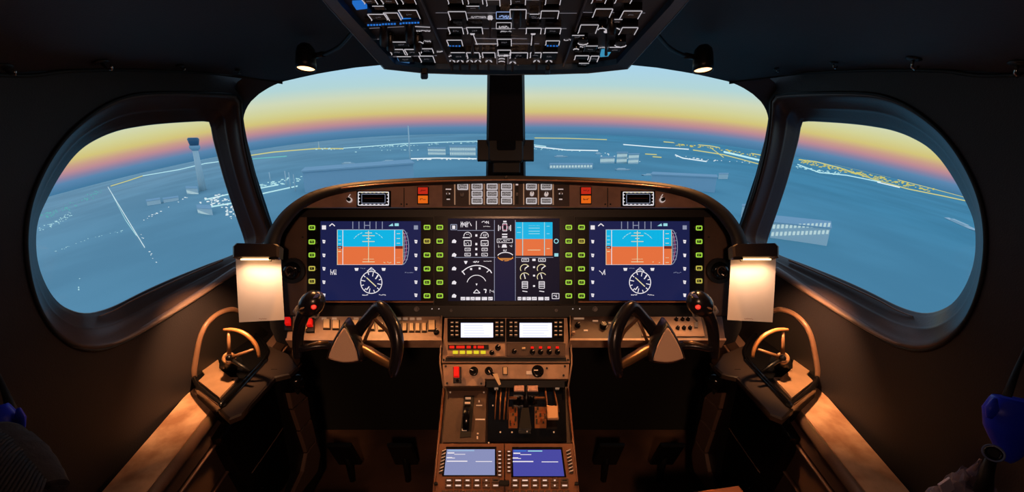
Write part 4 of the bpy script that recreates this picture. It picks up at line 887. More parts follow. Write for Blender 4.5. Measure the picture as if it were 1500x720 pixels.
# lighting under the glareshield and over the pedestal comes from the two ceiling lamps further down
# ------------------------------------------------------------------ control yokes
def yoke(s):
    nm = 'left' if s < 0 else 'right'
    t = thing('control_yoke', tuple(P(mx(505, s), 545, 1.0)), nm + ' black control yoke with tan triangular hub pad' + (' below the left flight display' if s < 0 else ' below the right flight display'), 'control yoke')
    Q = lambda x, y, d: P(mx(x, s), y, d)
    def tri(k, d, cx=504, cy=513, ox=0, oy=0, r=.14):
        A = catmull([(504.5, 479.5), (507.5, 482), (518.5, 503), (525, 524), (522.5, 528.5), (503, 530.5), (484, 526), (481.5, 521), (489.5, 501), (501, 482)], 3, True)
        out = [Q(cx + (p.x - cx) * k + ox, cy + (p.y - cy) * k + oy, d) for p in A]
        return out
    mb = MB(); mb.loft([tri(1.0, .889), tri(1.12, .894), tri(1.24, .912, ox=3, oy=-2), tri(1.30, .945, ox=7, oy=-5), tri(1.1, .985, ox=8, oy=-6), tri(.6, 1.02, ox=6, oy=-2)], smooth=True, cap0=True, cap1=True); mb.build('hub', myoke, t)
    mb = MB(); mb.loft([tri(.99, .8885), tri(.96, .885), tri(.90, .8835)], smooth=False, cap1=True); mb.build('hub_pad', mpad, t)
    # open grip towards the centre
    mb = MB(); pth = catmull([Q(520, 492, .965), Q(530, 477, .955), Q(541, 464, .945), Q(551, 453, .935), Q(559, 450, .925), Q(568, 461, .915), Q(578, 480, .905), Q(582, 500, .90), Q(581, 520, .90), Q(577, 540, .905), Q(575, 546, .91)], 5)
    n = len(pth); mb.tube(pth, [.0105 + .0035 * math.sin(math.pi * min(1, max(0, (k / n - .25) / .7))) for k in range(n)], 12, 1.25); mb.build('grip', myoke, t)
    mb = MB(); pth = catmull([Q(520, 508, .945), Q(535, 512, .935), Q(552, 522, .92), Q(568, 531, .91), Q(576, 535, .907)], 5); mb.tube(pth, [.0135 - .003 * k / len(pth) for k in range(len(pth))], 12, .8); mb.build('lower_arm', marm, t)
    mb = MB(); mb.tube(catmull([Q(566, 457, .93), Q(562, 480, .925), Q(556, 500, .925), Q(560, 524, .92)][0:0] or [Q(549, 467, .94), Q(557, 475, .93), Q(568, 486, .922), Q(574, 500, .915)], 4), .004, 8); mb.tube([Q(548, 467, .94), Q(541, 482, .945), Q(534, 499, .945)], .0035, 8); mb.build('inner_brace', mat('brace_brown', (110, 78, 56), .35, metal=.3), t)
    # pistol grip towards the wall
    mb = MB(); pth = catmull([Q(494, 508, .95), Q(478, 505, .935), Q(462, 506, .925), Q(448, 509, .92), Q(439, 510, .92)], 5); mb.tube(pth, [.012 - .003 * k / len(pth) for k in range(len(pth))], 10, .8); mb.build('outer_arm', myoke, t)
    mb = MB(); mb.tube([Q(481, 500, .92), Q(468, 501, .912), Q(452, 505, .907)], [.005, .0065, .003], 10, .6); mb.build('arm_highlight', marm, t)  # tan strip stands in for the highlight along the arm top
    mb = MB(); pth = catmull([Q(436, 522, .93), Q(436, 510, .925), Q(437, 492, .915), Q(440, 474, .905), Q(445, 460, .895), Q(452, 450, .885)], 6)
    n = len(pth); mb.tube(pth, [.009 + .006 * k / n for k in range(n)], 12, 1.2, cap=True); hg = mb.build('handgrip', myoke, t)
    mb = MB(); c = Q(457, 444, .885); ax = (Q(466, 434, .875) - Q(446, 458, .895)).normalized()
    mb.lathe(c - ax * .026, ax, [(.012, -.002), (.020, .005), (.0245, .018), (.0245, .032), (.020, .045), (.012, .053), (.002, .056)], 18); mb.build('grip_head', myoke, hg)
    vn = (CAM - c).normalized(); rt = vn.cross(V((0, 0, 1))).normalized()
    mb = MB(); b0 = Q(459.5, 449, .885) + vn * .017; mb.lathe(b0, vn, [(.0055, 0), (.0055, .008), (.0042, .0095)], 16); mb.build('trigger_button', mred, hg)
    mb = MB(); mb.use(mat('hat_switch_blue', (120, 130, 200), .3)).box(Q(464, 433, .862), ax, rt, vn, .006, .0045, .005, .001); mb.use(mwmark).tube([Q(460, 427.5, .88), Q(467, 428, .876), Q(470, 433, .874)], .0014, 6); mb.build('hat_switch', None, hg)
    mb = MB(); mb.box(Q(444, 451, .865), ax, rt, vn, .0035, .0055, .004, .001); mb.build('side_button', mat('side_button_tan', (190, 150, 120), .35), hg)
    mb = MB(); mb.tube([Q(436, 448, .9), Q(432, 456, .9), Q(438, 462, .895)], [.003, .005, .003], 8); mb.build('trigger', mgrey, hg); mb = MB(); mb.tube([Q(467, 455, .892), Q(466, 464, .895), Q(461, 470, .9)], .002, 6); mb.build('finger_guard', mgrey, hg)
    # column running forward into the panel
    mb = MB(); mb.tube([Q(512, 508, .97), Q(520, 506, 1.10), Q(526, 500, 1.30)], [.02, .018, .018], 14); mb.build('column', mblack, t)
yoke(-1); yoke(1)
# ------------------------------------------------------------------ overhead panel
PO = rows(0, .623, 100, .90)
oh = thing('overhead_panel', tuple(PO.hit(CX, 50)), 'wide dark overhead panel crowded with white outlined switches on the ceiling', 'overhead panel')
oo_ = sym([(454, -30), (478, 0), (561, 94.5), (620, 101), (680, 103), (741, 103.5)]); oi_ = sym([(477, -30), (499, 0), (579, 89), (624, 95.5), (680, 97), (741, 97.5)])
oo_ = oo_[:6] + oo_[7:]; oi_ = oi_[:6] + oi_[7:]
mb = MB(); mb.pp(PO, oi_[::1], -.03, -.004); mb.build('faceplate', moh, oh)
mb = MB(); O_ = [PO.uv(*q) for q in oo_]; I_ = [PO.uv(*q) for q in oi_]
mb.loft([[PO.at(u, v, -.05) for u, v in O_], [PO.at(u, v, .004) for u, v in O_], [PO.at(u, v, .009) for u, v in [(a[0] * .985, a[1] - .0005) for a in O_]], [PO.at(u, v, .007) for u, v in I_], [PO.at(u, v, -.006) for u, v in I_]], closed=False, smooth=False); mb.build('rail', mohrail, oh)
for s in (-1, 1):
    mb = MB(); mb.tube([PO.at(*PO.uv(mx(x, s), y), .009) for x, y in ((456, -30), (480, 0), (562.5, 94.2), (621, 100.6), (741, 103.2))], .0009, 6); mb.build('rail_edge', mat('rail_edge', (96, 112, 128), .25, metal=.3), oh)
moseam = mat('overhead_seam', (84, 82, 92), .35); moln = lit('overhead_line', (120, 116, 124), .8); mow = lit('overhead_white', (206, 200, 206), .85)
for xa, xb in ((606, 660), (858 + 18, 826)):
    mb = MB(); mb.tube([PO.at(*PO.uv(x, y), .001) for x, y in (((610, -30), (617, 0), (660, 96)) if xa < 700 else ((868, -30), (858, 0), (825, 96)))], .0022, 6); mb.build('section_divider', moseam, oh)
def ob(x0, y0, x1, y1, k='u', m=None):
    mb = MB(); c = (x0 + x1) / 2; sk = -(CX - c) / 420 * -1
    dx = (y1 - y0) * (CX - c) / 300 * .9
    q = [(x0 + dx, y1), (x1 + dx, y1), (x1, y0), (x0, y0)]
    mb.use(m or mgloss).pp(PO, q, -.004, .008, .0012)
    sp = SP(PO, .0085); sp.mb = mb
    w = MATS.get('overhead_white')
    if k in 'ub': sp.pl_([q[0], (q[0][0] + 1.2, q[0][1] - 1), q[3], q[2], q[1]], 1.2, w)
    if k == 'b': sp.l(*q[0], *q[1], 1.0, w)
    if k == 'h': sp.pl_([q[3], q[2]], 1.1, w)
    if random.random() < .6: sp.scr(c - 4 + dx * .5, (y0 + y1) / 2 - .6, c + 4 + dx * .5, (y0 + y1) / 2 + .6, moln, .5)
    return mb.build('push_button', None, oh)
LB = [(538, 12, 565, 22), (561, 10, 582, 21), (583, 6, 610, 19), (569, 65, 590, 73.5), (592, 65, 612, 74), (614, 64, 633, 71), (581, 76, 602, 85, 'h'), (613, 75, 634, 85), (528, -12, 548, -3), (556, -12, 578, -3), (586, -12, 606, -3), (545, 0, 562, 7, 'h'), (575, 54, 596, 62, 'h'), (560, 57, 572, 62, 'h'),
      (656, 8, 682, 21), (656, 32, 677, 42), (683, 32, 706, 42), (654, 51, 676, 60), (683, 70, 702, 79), (706, 70, 725, 78), (729, 66, 748, 74, 'b'), (728, 49.5, 749, 60), (660, 70, 681, 82, 'h'), (654, -14, 676, -3), (684, -14, 706, -3), (748, -12, 770, -2), (800, -12, 822, -2), (683, 0, 702, 6, 'h'), (712, -10, 732, 0),
      (747, 5, 771, 19), (793, 7, 819, 19), (771, 33, 793, 42), (799, 33, 822, 42), (800, 52, 820, 59), (747, 70, 773, 79), (777, 70, 793, 78), (795, 70, 817, 82, 'h'), (776, 12, 789, 19, 'h'),
      (873, 4, 898, 17), (914, 7, 941, 19), (851, 28, 877, 41), (912, 32, 935, 43), (858, 60, 876, 70, 'h'), (843, 74.5, 863, 81), (866, 75, 878, 84), (848, 86, 863, 90, 'h'), (870, -14, 890, -4), (905, -14, 928, -4), (838, 44, 856, 49, 'h'), (893, 62, 912, 70, 'h'), (900, 20, 912, 27, 'h')]
for b in LB: ob(*b)
mobl = lit('overhead_blue', (34, 112, 205), .9); mobd = lit('overhead_ice', (150, 175, 230), .95); moteal = lit('overhead_dim_blue', (60, 104, 150), .8)
for pts, m in (([(516, 5), (534, 4), (538, 12), (522, 14)], mobl), ([(583, 21), (605, 20), (601, 29), (590, 31)], mobl), ([(582, 86.5), (599, 87), (600, 92), (586, 91)], moteal), ([(881, 75), (896, 74.5), (891, 82), (879, 83)], lit('overhead_cyan', (60, 150, 190), .85))):
    mb = MB(); mb.pp(PO, pts[::-1], -.004, .001, .0006); mb.build('indicator_light', m, oh)
mb = MB(); mb.use(mrub).pp(PO, [(538, 37), (620, 33), (617, 26), (534, 30)], -.004, .003); sp = SP(PO, .0033); sp.mb = mb
for k in range(18):
    if k not in (10,): x = 538 + k * 4.3; sp.r(x, 33.5 - k * .24 - 1.3, x + 3, 33.5 - k * .24 + 1.3, mobl)
mb.build('led_readout', None, oh)
for x0, x1, y, mm in ((657, 676, 64, mobl), (800, 818, 64, mobl)):
    mb = MB(); mb.use(mrub).pr(PO, x0, y - 2.5, x1, y + 2.5, -.004, .003); sp = SP(PO, .0033); sp.mb = mb
    for k in range(4): sp.r(x0 + 1 + k * 4.6, y - 1, x0 + 3.6 + k * 4.6, y + 1.2, mm)
    mb.build('led_readout', None, oh)
for x0, y0, x1, y1, m in ((727, 11, 749, 21, mobd), (727, 27, 749, 36, mow)):
    mb = MB(); mb.use(mgloss).pr(PO, x0, y0, x1, y1, -.004, .006, .001); sp = SP(PO, .0063); sp.mb = mb; sp.box(x0, y0, x1, y1, .9, m); sp.scr(x0 + 4, y0 + 5, x1 - 4, y1 - 1.5, m, 1.4); mb.build('annunciator', None, oh)
def toggle(x, y, l=14, cap=True, big=False):
    mb = MB(); b = PO.at(*PO.uv(x, y), -.003); e = PO.at(*PO.uv(x, y + l), .016)
    mb.use(moh if not big else mblack).tube([b, b.lerp(e, .6), e], [.0015, .002, .003] if not big else [.005, .008, .007], 8)
    mb.use(mow if not big else mgloss).disc(PO, x, y, .004 if not big else .007, -.004, 0, 12)
    mb.build('toggle_switch', None, oh)
for x, y, l in ((718, 28, 12), (692, 50, 16), (781, 50, 16), (888, 47, 20), (741, 82, 8)): toggle(x, y, l)
for x, y, l in ((562, 35, 16), (600, 32, 15), (572, 52, 8), (612, 52, 8), (896, 26, 8), (757, 0, 22)): toggle(x, y, l, big=True)
for x, y in ((662, 90), (674, 90), (688, 90), (700, 90), (716, 90), (751, 92), (786, 90), (804, 90)):
    mb = MB(); mb.use(mow); sp = SP(PO, -.003); sp.mb = mb
    sp.arc(x, y - 4, 5, 200, 340, 1.4, mow, 2.4); sp.arc(x, y + 3.5, 4.5, 190, 350, 1.6, mow, 3); mb.use(moh).tube([PO.at(*PO.uv(x, y), -.003), PO.at(*PO.uv(x, y + 5), .010)], [.0018, .003], 8)
    mb.build('rotary_selector', None, oh)
for x, y, r in ((882, 36, 6), (902, 36, 6), (854, 54, 8), (909, 57, 9), (844, 66, 4), (614, 57, 6)):
    mb = MB(); mb.use(mgloss).disc(PO, x, y, .004 + r * .0006, -.004, .008, 14, .001); sp = SP(PO, .0085); sp.mb = mb
    sp.arc(x, y, r, 20 if r > 7 else 180, 160 if r > 7 else 350, 1.5, mow, r * .5); mb.build('rotary_knob', None, oh)
# printed lines and captions on the overhead face
sp = SP(PO, -.0035); sp.mb.use(moh)
for a in ((638, 22, 729, 22), (663, 30, 724, 30), (640, 44.5, 830, 44.5), (749, 28, 766, 28), (771, 22, 845, 22), (779, 29.5, 812, 29.5), (696, 67, 748, 67), (695, 59, 729, 59.5), (749, 59, 772, 59.5), (749, 66.5, 790, 66.5), (541, 44, 592, 41.5), (608, 42, 630, 43), (700, 3, 726, 3), (749, 3, 790, 3.5), (850, 21, 945, 22), (536, 61, 566, 59), (576, 75.5, 612, 73), (560, 86, 640, 84)):
    sp.l(*a, .9 if a[1] > 25 else .8, moln if random.random() < .6 else mow)
for x0, x1, y0 in ((666, 682, 24), (662, 676, 27), (789, 806, 22), (792, 800, 26), (686, 703, 49), (733, 749, 48), (771, 790, 49), (570, 590, 60), (885, 915, 44), (838, 858, 51), (748, 768, 83), (840, 855, 70), (690, 712, 27), (528, 545, -1), (617, 632, 62), (610, 630, 47), (640, 650, 77), (826, 836, 60), (876, 905, 71)): sp.scr(x0, y0, x1, y0 + 2, mow, 1)
sp.l(692, 50, 699, 68, 1.2, mow); sp.l(780, 50, 778, 69, 1.2, mow)
for y in (80, 84, 88, 92): sp.arc(735, y + 2, 5, 200, 340, 1.1, mow, 2)
sp.l(728, 79, 728, 96, .8, moln); sp.l(744, 79, 744, 96, .8, moln)
sp.mb.build('printed_legend', None, oh)
mb = MB(); mb.prr(PO, 616, 95, 627, 104, .006, .018, 2, .002); mb.build('latch', mblack, oh)
mb = MB(); mb.prr(PO, 799, 92, 806, 100, .006, .014, 1.5, .002); mb.build('latch', mblack, oh)
# magnetic compass box on the post
t = thing('standby_compass', tuple(fpost(CX, 235, -.03)), 'small black box fixed across the centre windscreen post', 'compass')
pc = Pl(front_hit(CX, 220) + V((0, -.032, 0)), (1, 0, 0), (0, .3, 1))
mb = MB(); mb.pr(pc, 699.5, 205.5, 782, 235.5, -.012, .012, .003); mb.build('bracket', mblack, t)
mb = MB(); mb.prr(pc, 716, 200, 766, 240, .012, .04, 5, .004); mb.pr(pc, 722, 236, 762, 254, -.01, .018, .003); mb.build('case', mrub, t)
mb = MB(); mb.prr(pc, 728, 208, 755, 224, .04, .0415, 3); mb.build('face', mat('compass_face', (20, 22, 28), .15), t)
# ------------------------------------------------------------------ gooseneck lamps
mlens = lit('lamp_lens', (255, 190, 130), 4.0)
def gooseneck(s):
    X = lambda v: mx(v, s) - (4 if s > 0 else 0); dY = 2 if s > 0 else 0
    d = 1.0
    c = P(X(448), 84 + dY, d); t = thing('gooseneck_lamp', tuple(P(X(517), 50 + dY, .80)), ('left' if s < 0 else 'right') + ' black gooseneck map lamp glowing orange above the ' + ('left' if s < 0 else 'right') + ' windscreen', 'lamp')
    ax = unit(V((0, -.26, -1)))
    mb = MB(); mb.lathe(c - ax * .032, ax, [(.002, 0), (.012, .003), (.019, .011), (.0215, .022), (.0225, .045), (.0228, .060), (.0205, .060), (.019, .050)], 24, cap0=True, cap1=False); mb.build('shade', mblack, t)
    mb = MB(); mb.lathe(c - ax * .032, ax, [(.0195, .052), (.0195, .056), (.001, .057)], 24); mb.build('lens', mlens, t)
    mb = MB(); mb.tube(catmull([P(X(460), 82 + dY, 1.0), P(X(478), 78 + dY, .96), P(X(497), 68 + dY, .90), P(X(512), 52 + dY, .83), P(X(520), 42 + dY, .79)], 6), [.0042] * 13 + [.0036] * 12, 8); mb.build('stalk', mrub, t)
    mb = MB(); mb.tube([P(X(459), 82 + dY, 1.0), P(X(474), 79 + dY, .97)], .006, 10); mb.build('collar', mblack, t)
    src = c - ax * .032 + ax * .066
    lamp_light('lamp_bulb', 'SPOT', src, 17.0, WARM, t, .016, aim=P(CX + s * 60, 560, 1.1), angle=100, blend=.8)
    return t
gooseneck(-1); gooseneck(1)
# ceiling hooks
for x, y, k, lab in ((147, 90, 1.3, 'chrome ceiling clip above the left side window, nearest the frame edge but one'), (263, 96, .8, 'small lit chrome clip above the front half of the left side window'), (4, 97, 1.2, 'chrome clip at the far left edge of the ceiling'), (348, 103, .6, 'tiny chrome clip at the seam above the left pillar'),
                (1222, 91, .8, 'small lit chrome clip above the front half of the right side window'), (1339, 85, 1.2, 'chrome ceiling clip above the rear half of the right side window'), (1492, 92, 1.2, 'chrome clip at the far right edge of the ceiling'), (1137, 100, .6, 'tiny chrome clip at the seam above the right pillar')):
    p, n_ = ceil_hit(x, y)
    if (CAM - p).dot(n_) < 0: n_ = -n_
    t = thing('ceiling_clip', tuple(p), lab, 'clip'); k *= 1.25
    mb = MB(); mb.lathe(p, n_, [(.008 * k, 0), (.009 * k, .002), (.006 * k, .004), (.003 * k, .004)], 16); mb.build('base', mblack, t)
    a = n_.cross(V((0, 1, 0))).normalized(); mb = MB(); mb.tube([p + n_ * .003, p + n_ * .010 * k + a * .003 * k, p + n_ * .012 * k + a * .008 * k, p + n_ * .007 * k + a * .011 * k], .0017 * k, 8); mb.build('hook', mchrome, t)
# ------------------------------------------------------------------ chart clips
def chart(s):
    X = lambda v: mx(v, s); nm = 'left' if s < 0 else 'right'
    pa = rows(376, 1.055, 470, 1.04)
    t = thing('chart_clip_lamp', tuple(P(X(378), 358, 1.08)), 'dark chart clip with a glowing lamp strip on the ' + nm + ' side of the panel', 'lamp')
    mb = MB(); hp = rows(357, 1.045, 378, 1.035); mb.pp(hp, [(X(x), y) for x, y in [(344, 378), (411, 378), (412, 362), (408, 358.5), (349, 357), (344, 362)]][::-s], -.012, .012, .004); mb.build('housing', mat('clip_housing', (40, 32, 30), .4), t)
    mb = MB(); mb.tube([P(X(378), 366, 1.06), P(X(386), 362, 1.15), P(X(404), 350, 1.22)], .012, 10); mb.build('bracket', mblack, t)
    mb = MB(); o = P(X(375), 379.6, 1.033); mb.box(o, (1, 0, 0), FW, UP, .034, .005, .0018, .0006); mb.build('lamp_strip', lit('strip_glow', (255, 196, 130), 5), t)
    mb = MB(); mb.box(P(X(402), 378.5, 1.03), (1, 0, 0), FW, UP, .012, .004, .003, .001); mb.build('clip_jaw', mchrome, t)
    for dx in (-20, 0, 20):
        lamp_light('strip_bulb', 'SPOT', P(X(375 + dx), 383, 1.008), .26, (1, .58, .34), t, .004, aim=P(X(378 + dx), 470, 1.034), angle=150, blend=.6)
    lamp_light('side_bulb', 'SPOT', P(X(334), 386, 1.05), 17.0, (1, .49, .21), t, .01, aim=P(X(314), 516, 1.20), angle=74, blend=1)
    # paper
    mb = MB(); q = [(345, 376), (411.5, 376), (417.5, 468), (352, 471.5)]
    def pt(u, v, off=0):
        x = (q[0][0] * (1 - u) + q[1][0] * u) * (1 - v) + (q[3][0] * (1 - u) + q[2][0] * u) * v
        y = (q[0][1] * (1 - u) + q[1][1] * u) * (1 - v) + (q[3][1] * (1 - u) + q[2][1] * u) * v
        uu, vv = pa.uv(X(x), y); return pa.at(uu, vv, .0025 * math.sin(u * math.pi) * (1 - v) + .0018 * math.sin(u * 7 + v * 3) + .004 * v * v + off)
    G_ = [[pt(u / 12, v / 10) for u in range(13)] for v in range(11)]; mb.loft(G_, closed=False)
    G2 = [[pt(u / 12, v / 10, -.0006) for u in range(13)] for v in range(11)]; mb.loft(G2[::-1], closed=False)
    sp = SP(pa, .0048); sp.mb = mb; a, b = sorted((X(381), X(396))); sp.scr(a, 465.5, b, 467, mat('caption_tan', (150, 96, 76), .6), .6)
    mb.mats[0:0] = []; 
    mb.m = [mb.m[i] for i in range(len(mb.m))]
    if mpaper not in mb.mats: mb.mats.append(mpaper)
    pi = mb.mats.index(mpaper)
    nf = 12 * 10 * 2
    mb.m = [pi] * nf + mb.m[nf:]
    o = mb.build('chart_sheet', None, None); tag(o, 'blank cream paper sheet lit from above, held by the ' + nm + ' chart clip', 'paper')
chart(-1); chart(1)
# ------------------------------------------------------------------ side consoles
def console(s):
    X = lambda v: mx(v, s); nm = 'left' if s < 0 else 'right'
    PLG = Pl((0, 1.06, .63), (1, 0, 0), (0, 1, .14))
    PV = Pl((s * .765, 0, 0), (0, -s, 0), (0, 0, 1))
    t = thing('side_console', (s * .80, .6, 0), nm + ' side console with worn tan leather ledge and brown ribbed side panels', 'side console')
    mb = MB(); mb.pp(PLG, [(X(x), y) for x, y in [(-250, 1180), (-120, 1142), (318, 589), (284, 564)]][::-s], -.03, 0, .006); mb.build('ledge', mledge, t)
    a = PLG.hit(X(320), 590) + V((0, 0, -.016)); b = PLG.hit(X(-100), 1120) + V((0, 0, -.016)); f = a + (a - b).normalized() * .45
    mb = MB(); mb.tube([b, a, ], .015, 12); mb.build('bolster', mconsole, t)
    zs = [lambda y: .612 + .14 * (y - 1.0), lambda y: .545 + .16 * (y - .96), lambda y: .437 + .12 * (y - .973), lambda y: .30 + .1 * (y - 1), lambda y: .15, lambda y: .0]
    for k in range(5):
        mb = MB(); top_, bot = zs[k], zs[k + 1]; g = .005
        uvp = [(-s * y, z) for y, z in ((-.3, bot(-.3) + g), (1.42, bot(1.42) + g), (1.42, top_(1.42) - g), (-.3, top_(-.3) - g))]
        if s > 0: uvp = uvp[::-1]
        mb.prism(PV, uvp, -.03, 0, 0)
        mb.build('side_panel', mconsole, t)
    # soft piping lines along the grooves
    for k in (1, 2, 3):
        mb = MB(); mb.tube([V((s * .762, y, zs[k](y) - .004)) for y in (-.2, .4, .9, 1.3, 1.42)], .004, 6); mb.build('piping', mat('piping_brown', (140, 104, 88), .4), t)
    mb = MB(); mb.bx(s * .80, s * .84, -.3, 1.4, 0, .50); mb.build('carcass', mblack, t)
    # forward liner steps in front of the footwell
    PW = Pl((s * .66, 0, 0), (0, -s, 0), (0, 0, 1))
    for pts in ([(424, 575), (440, 573), (450, 580), (429, 598)], [(430, 600), (451, 581), (456, 612), (440, 630)], [(440, 632), (457, 614), (464, 643), (450, 662)], [(450, 664), (464, 645), (470, 664), (466, 690), (440, 724), (430, 722), (445, 690)]):
        mb = MB(); mb.pp(PW, [(X(x), y) for x, y in pts][::s], -.02, 0, .002); mb.build('foot_liner', mconsole, t)
    mb = MB(); mb.pp(PW, [(X(x), y) for x, y in [(412, 540), (432, 548), (462, 580), (478, 690), (440, 760), (424, 740), (440, 690), (424, 600)]][::s], -.03, -.012); mb.build('liner_backing', mblack, t)
    # front shoulder of the console beside the tray
    PT = Pl((0, 0, .665), (1, 0, 0), (0, 1, 0))
    mb = MB(); mb.pp(PT, [(X(x), y) for x, y in [(318, 592), (334, 607), (352, 600), (402, 546), (424, 541), (436, 530), (422, 512), (392, 500), (380, 500)]][::-s], -.028, -.012, .004); mb.build('shoulder', mat('shoulder_brown', (48, 37, 32), .5), t)
    # map pocket
    PK = Pl((s * .735, 0, 0), (0, -s, 0), (0, 0, 1))
    t2 = thing('map_pocket', (s * .735, 1.1, .2), 'black angular map pocket on the ' + nm + ' side console', 'pocket')
    pk = [(402, 546), (415, 541), (440, 600), (447, 640), (431, 692), (410, 722), (365, 722), (336, 668), (326, 642), (350, 602)]
    mb = MB(); mb.pp(PK, [(X(x), y) for x, y in pk][::s], -.03, 0, .004); mb.build('door', mat('pocket_black', (14, 12, 12), .3), t2)
    mb = MB(); mb.tube([PK.at(*PK.uv(X(x), y), .002) for x, y in ((422, 598), (426, 606), (410, 632), (388, 664), (368, 692))], .0018, 6); mb.build('edge_strip', mconsole, t2)
    mb = MB(); mb.disc(PK, X(384), 714, .004, 0, .003, 10); mb.build('stud', mchrome, t2)
    # steering tiller tray
    tt = thing('tiller_tray', tuple(PT.hit(X(335), 560)), 'black rimmed tray with tan plate set in the ' + nm + ' side wall behind the chart clip', 'tray')
    mb = MB(); mb.pp(PT, [(X(x), y) for x, y in [(283, 545), (285, 563), (322, 593), (330, 589), (392, 523), (389, 497), (374, 484), (345, 478), (300, 492)]][::-s], -.06, -.004, .004); mb.build('well', mgloss, tt)
    rim = [PT.at(*PT.uv(X(x), y), -.001) for x, y in ((286, 540), (287, 560), (321, 589), (328, 586), (388, 522), (386, 500), (372, 487))]
    mb = MB(); mb.tube(catmull(rim, 4), .005, 8); mb.build('rim', mgloss, tt)
    mb = MB(); mb.pp(PT, [(X(x), y) for x, y in [(291.5, 536), (313, 519.5), (320, 528), (324, 542), (338, 553), (349, 553), (322, 583), (291, 558), (300, 549)]][::-s], -.004, .002, .0008); mb.build('plate', mplate, tt)
    for x, y in ((310, 532), (341, 557)): mb = MB(); mb.disc(PT, X(x), y, .0028, .002, .004, 10); mb.build('screw', mblack, tt)
    n_ = 14
    arch = catmull([wall_hit(X(x), y, s, -.004) for x, y in ((349, 455), (338, 453), (320, 459), (304, 473), (294, 492), (288, 518), (284, 545), (287, 562))], 5)
    mb = MB(); mb.tube(arch, .006, 8, 1.3); mb.build('arch_rim', mat('arch_tan', (128, 96, 76), .3), tt)
    arch = arch[::2]
    mb = MB(); c_ = [wall_hit(X(x), y, s, .0) for x, y in ((400, 470), (400, 470))][0]
    low = [wall_hit(X(290 + 105 * k / (len(arch) - 1)) , 568 - 80 * k / (len(arch) - 1), s, -.002) for k in range(len(arch))][::-1]
    mb.loft([[p + V((-s * .002, 0, 0)) for p in arch], [a_.lerp(b_, .5) + V((-s * .004, 0, 0)) for a_, b_ in zip(arch, low)], low], closed=False); mb.build('niche_shade_sheet', mat('niche_shade', (26, 20, 18), .6), tt)  # dark sheet laid on the wall in place of the shaded, uncut recess
    # tiller
    D = 1.17; tl = thing('steering_tiller', tuple(PT.hit(X(338), 545)), nm + ' nose wheel steering tiller with part wheel rim and three spokes', 'steering tiller')
    def Q(x, y, d): return P(X(x), y, d)
    hub = (335.5, 524); ctr = Q(*hub, D)
    mb = MB(); bs = PT.hit(X(339), 534); ax = (ctr - bs).normalized(); L = (ctr - bs).length
    mb.lathe(bs, ax, [(.030, 0), (.030, .008), (.022, .014), (.016, .024), (.013, L - .012)], 24); mb.build('column', mblack, tl)
    mb = MB(); fn = (CAM - ctr).normalized(); mb.lathe(ctr - fn * .012, fn, [(.014, 0), (.0165, .004), (.0165, .014), (.014, .017), (.0105, .017), (.010, .014)], 28); mb.build('hub', mat('hub_tan', (186, 140, 100), .3, metal=.4), tl)
    mb = MB(); mb.lathe(ctr + fn * .004, fn, [(.0085, 0), (.0085, .014), (.005, .018), (.001, .019)], 16); mb.build('hub_button', mgloss, tl)
    mb = MB(); pth = []
    for k in range(21):
        a_ = math.radians(100 - (100 - 2) * k / 20); pth.append(Q(hub[0] + 44 * math.cos(a_), hub[1] - 42 * math.sin(a_), D - .012))
    mb.tube(pth, [.004 + .002 * math.sin(math.pi * k / 20) for k in range(21)], 10); mb.build('rim', mat('tiller_rim', (190, 130, 78), .3, metal=.35), tl)
    for x, y in ((335, 484), (372, 511), (366, 543)):
        mb = MB(); mb.tube([Q(hub[0] + (x - hub[0]) * .15, hub[1] + (y - hub[1]) * .15, D - .004), Q(x, y, D - .008)], [.0055, .0036], 8); mb.build('spoke', mat('spoke_tan', (150, 110, 80), .35, metal=.3) if y < 530 else mblack, tl)
    # small throttle-side knob box low ahead of the console
    t3 = thing('floor_lever', tuple(PW.hit(X(434), 572)), 'small glossy black handle low beside the ' + nm + ' footwell', 'handle')
    mb = MB(); c3 = P(X(434), 556, 1.34); mb.lathe(c3, (0, 0, 1), [(.012, -.03), (.022, -.02), (.030, 0), (.024, .016), (.008, .022)], 16); mb.build('knob', mgloss, t3)
    mb = MB(); mb.tube([c3 + V((0, 0, -.03)), c3 + V((s * .03, .03, -.09))], .008, 8); mb.build('stem', mblack, t3)
console(-1); console(1)
# padded lips along the lower edge of the side window recesses
for s, nm in ((-1, 'left'), (1, 'right')):
    X = lambda v: mx(v, s)
    lo = [(346, 399), (330, 409), (300, 429), (250, 461), (200, 491), (165, 507), (138, 512)]
    A = catmull([wall_hit(X(x), y - 4, s, .002) for x, y in lo], 5); n = len(A)
    mb = MB(); mb.tube(A, [.0125 * (1 - .75 * (k / (n - 1)) ** 1.5) for k in range(n)], 12, .8)
    tag(mb.build('trim_sill_' + nm, mat('sill_cap', (120, 100, 94), .34, bump=.1, bscale=300)), kind='structure')
    hi = [(326, 381), (300, 392), (250, 414), (200, 437), (170, 453), (145, 463)]
    A = catmull([wall_hit(X(x), y, s, .062) for x, y in hi], 5); n = len(A)
    mb = MB(); mb.tube(A, [.003 * (1 - .6 * k / (n - 1)) for k in range(n)], 8)  # thin brown tube stands in for the lit step line above the sill
    tag(mb.build('trim_lit_line_' + nm, mat('lit_line_brown', (150, 110, 88), .3)), kind='structure')
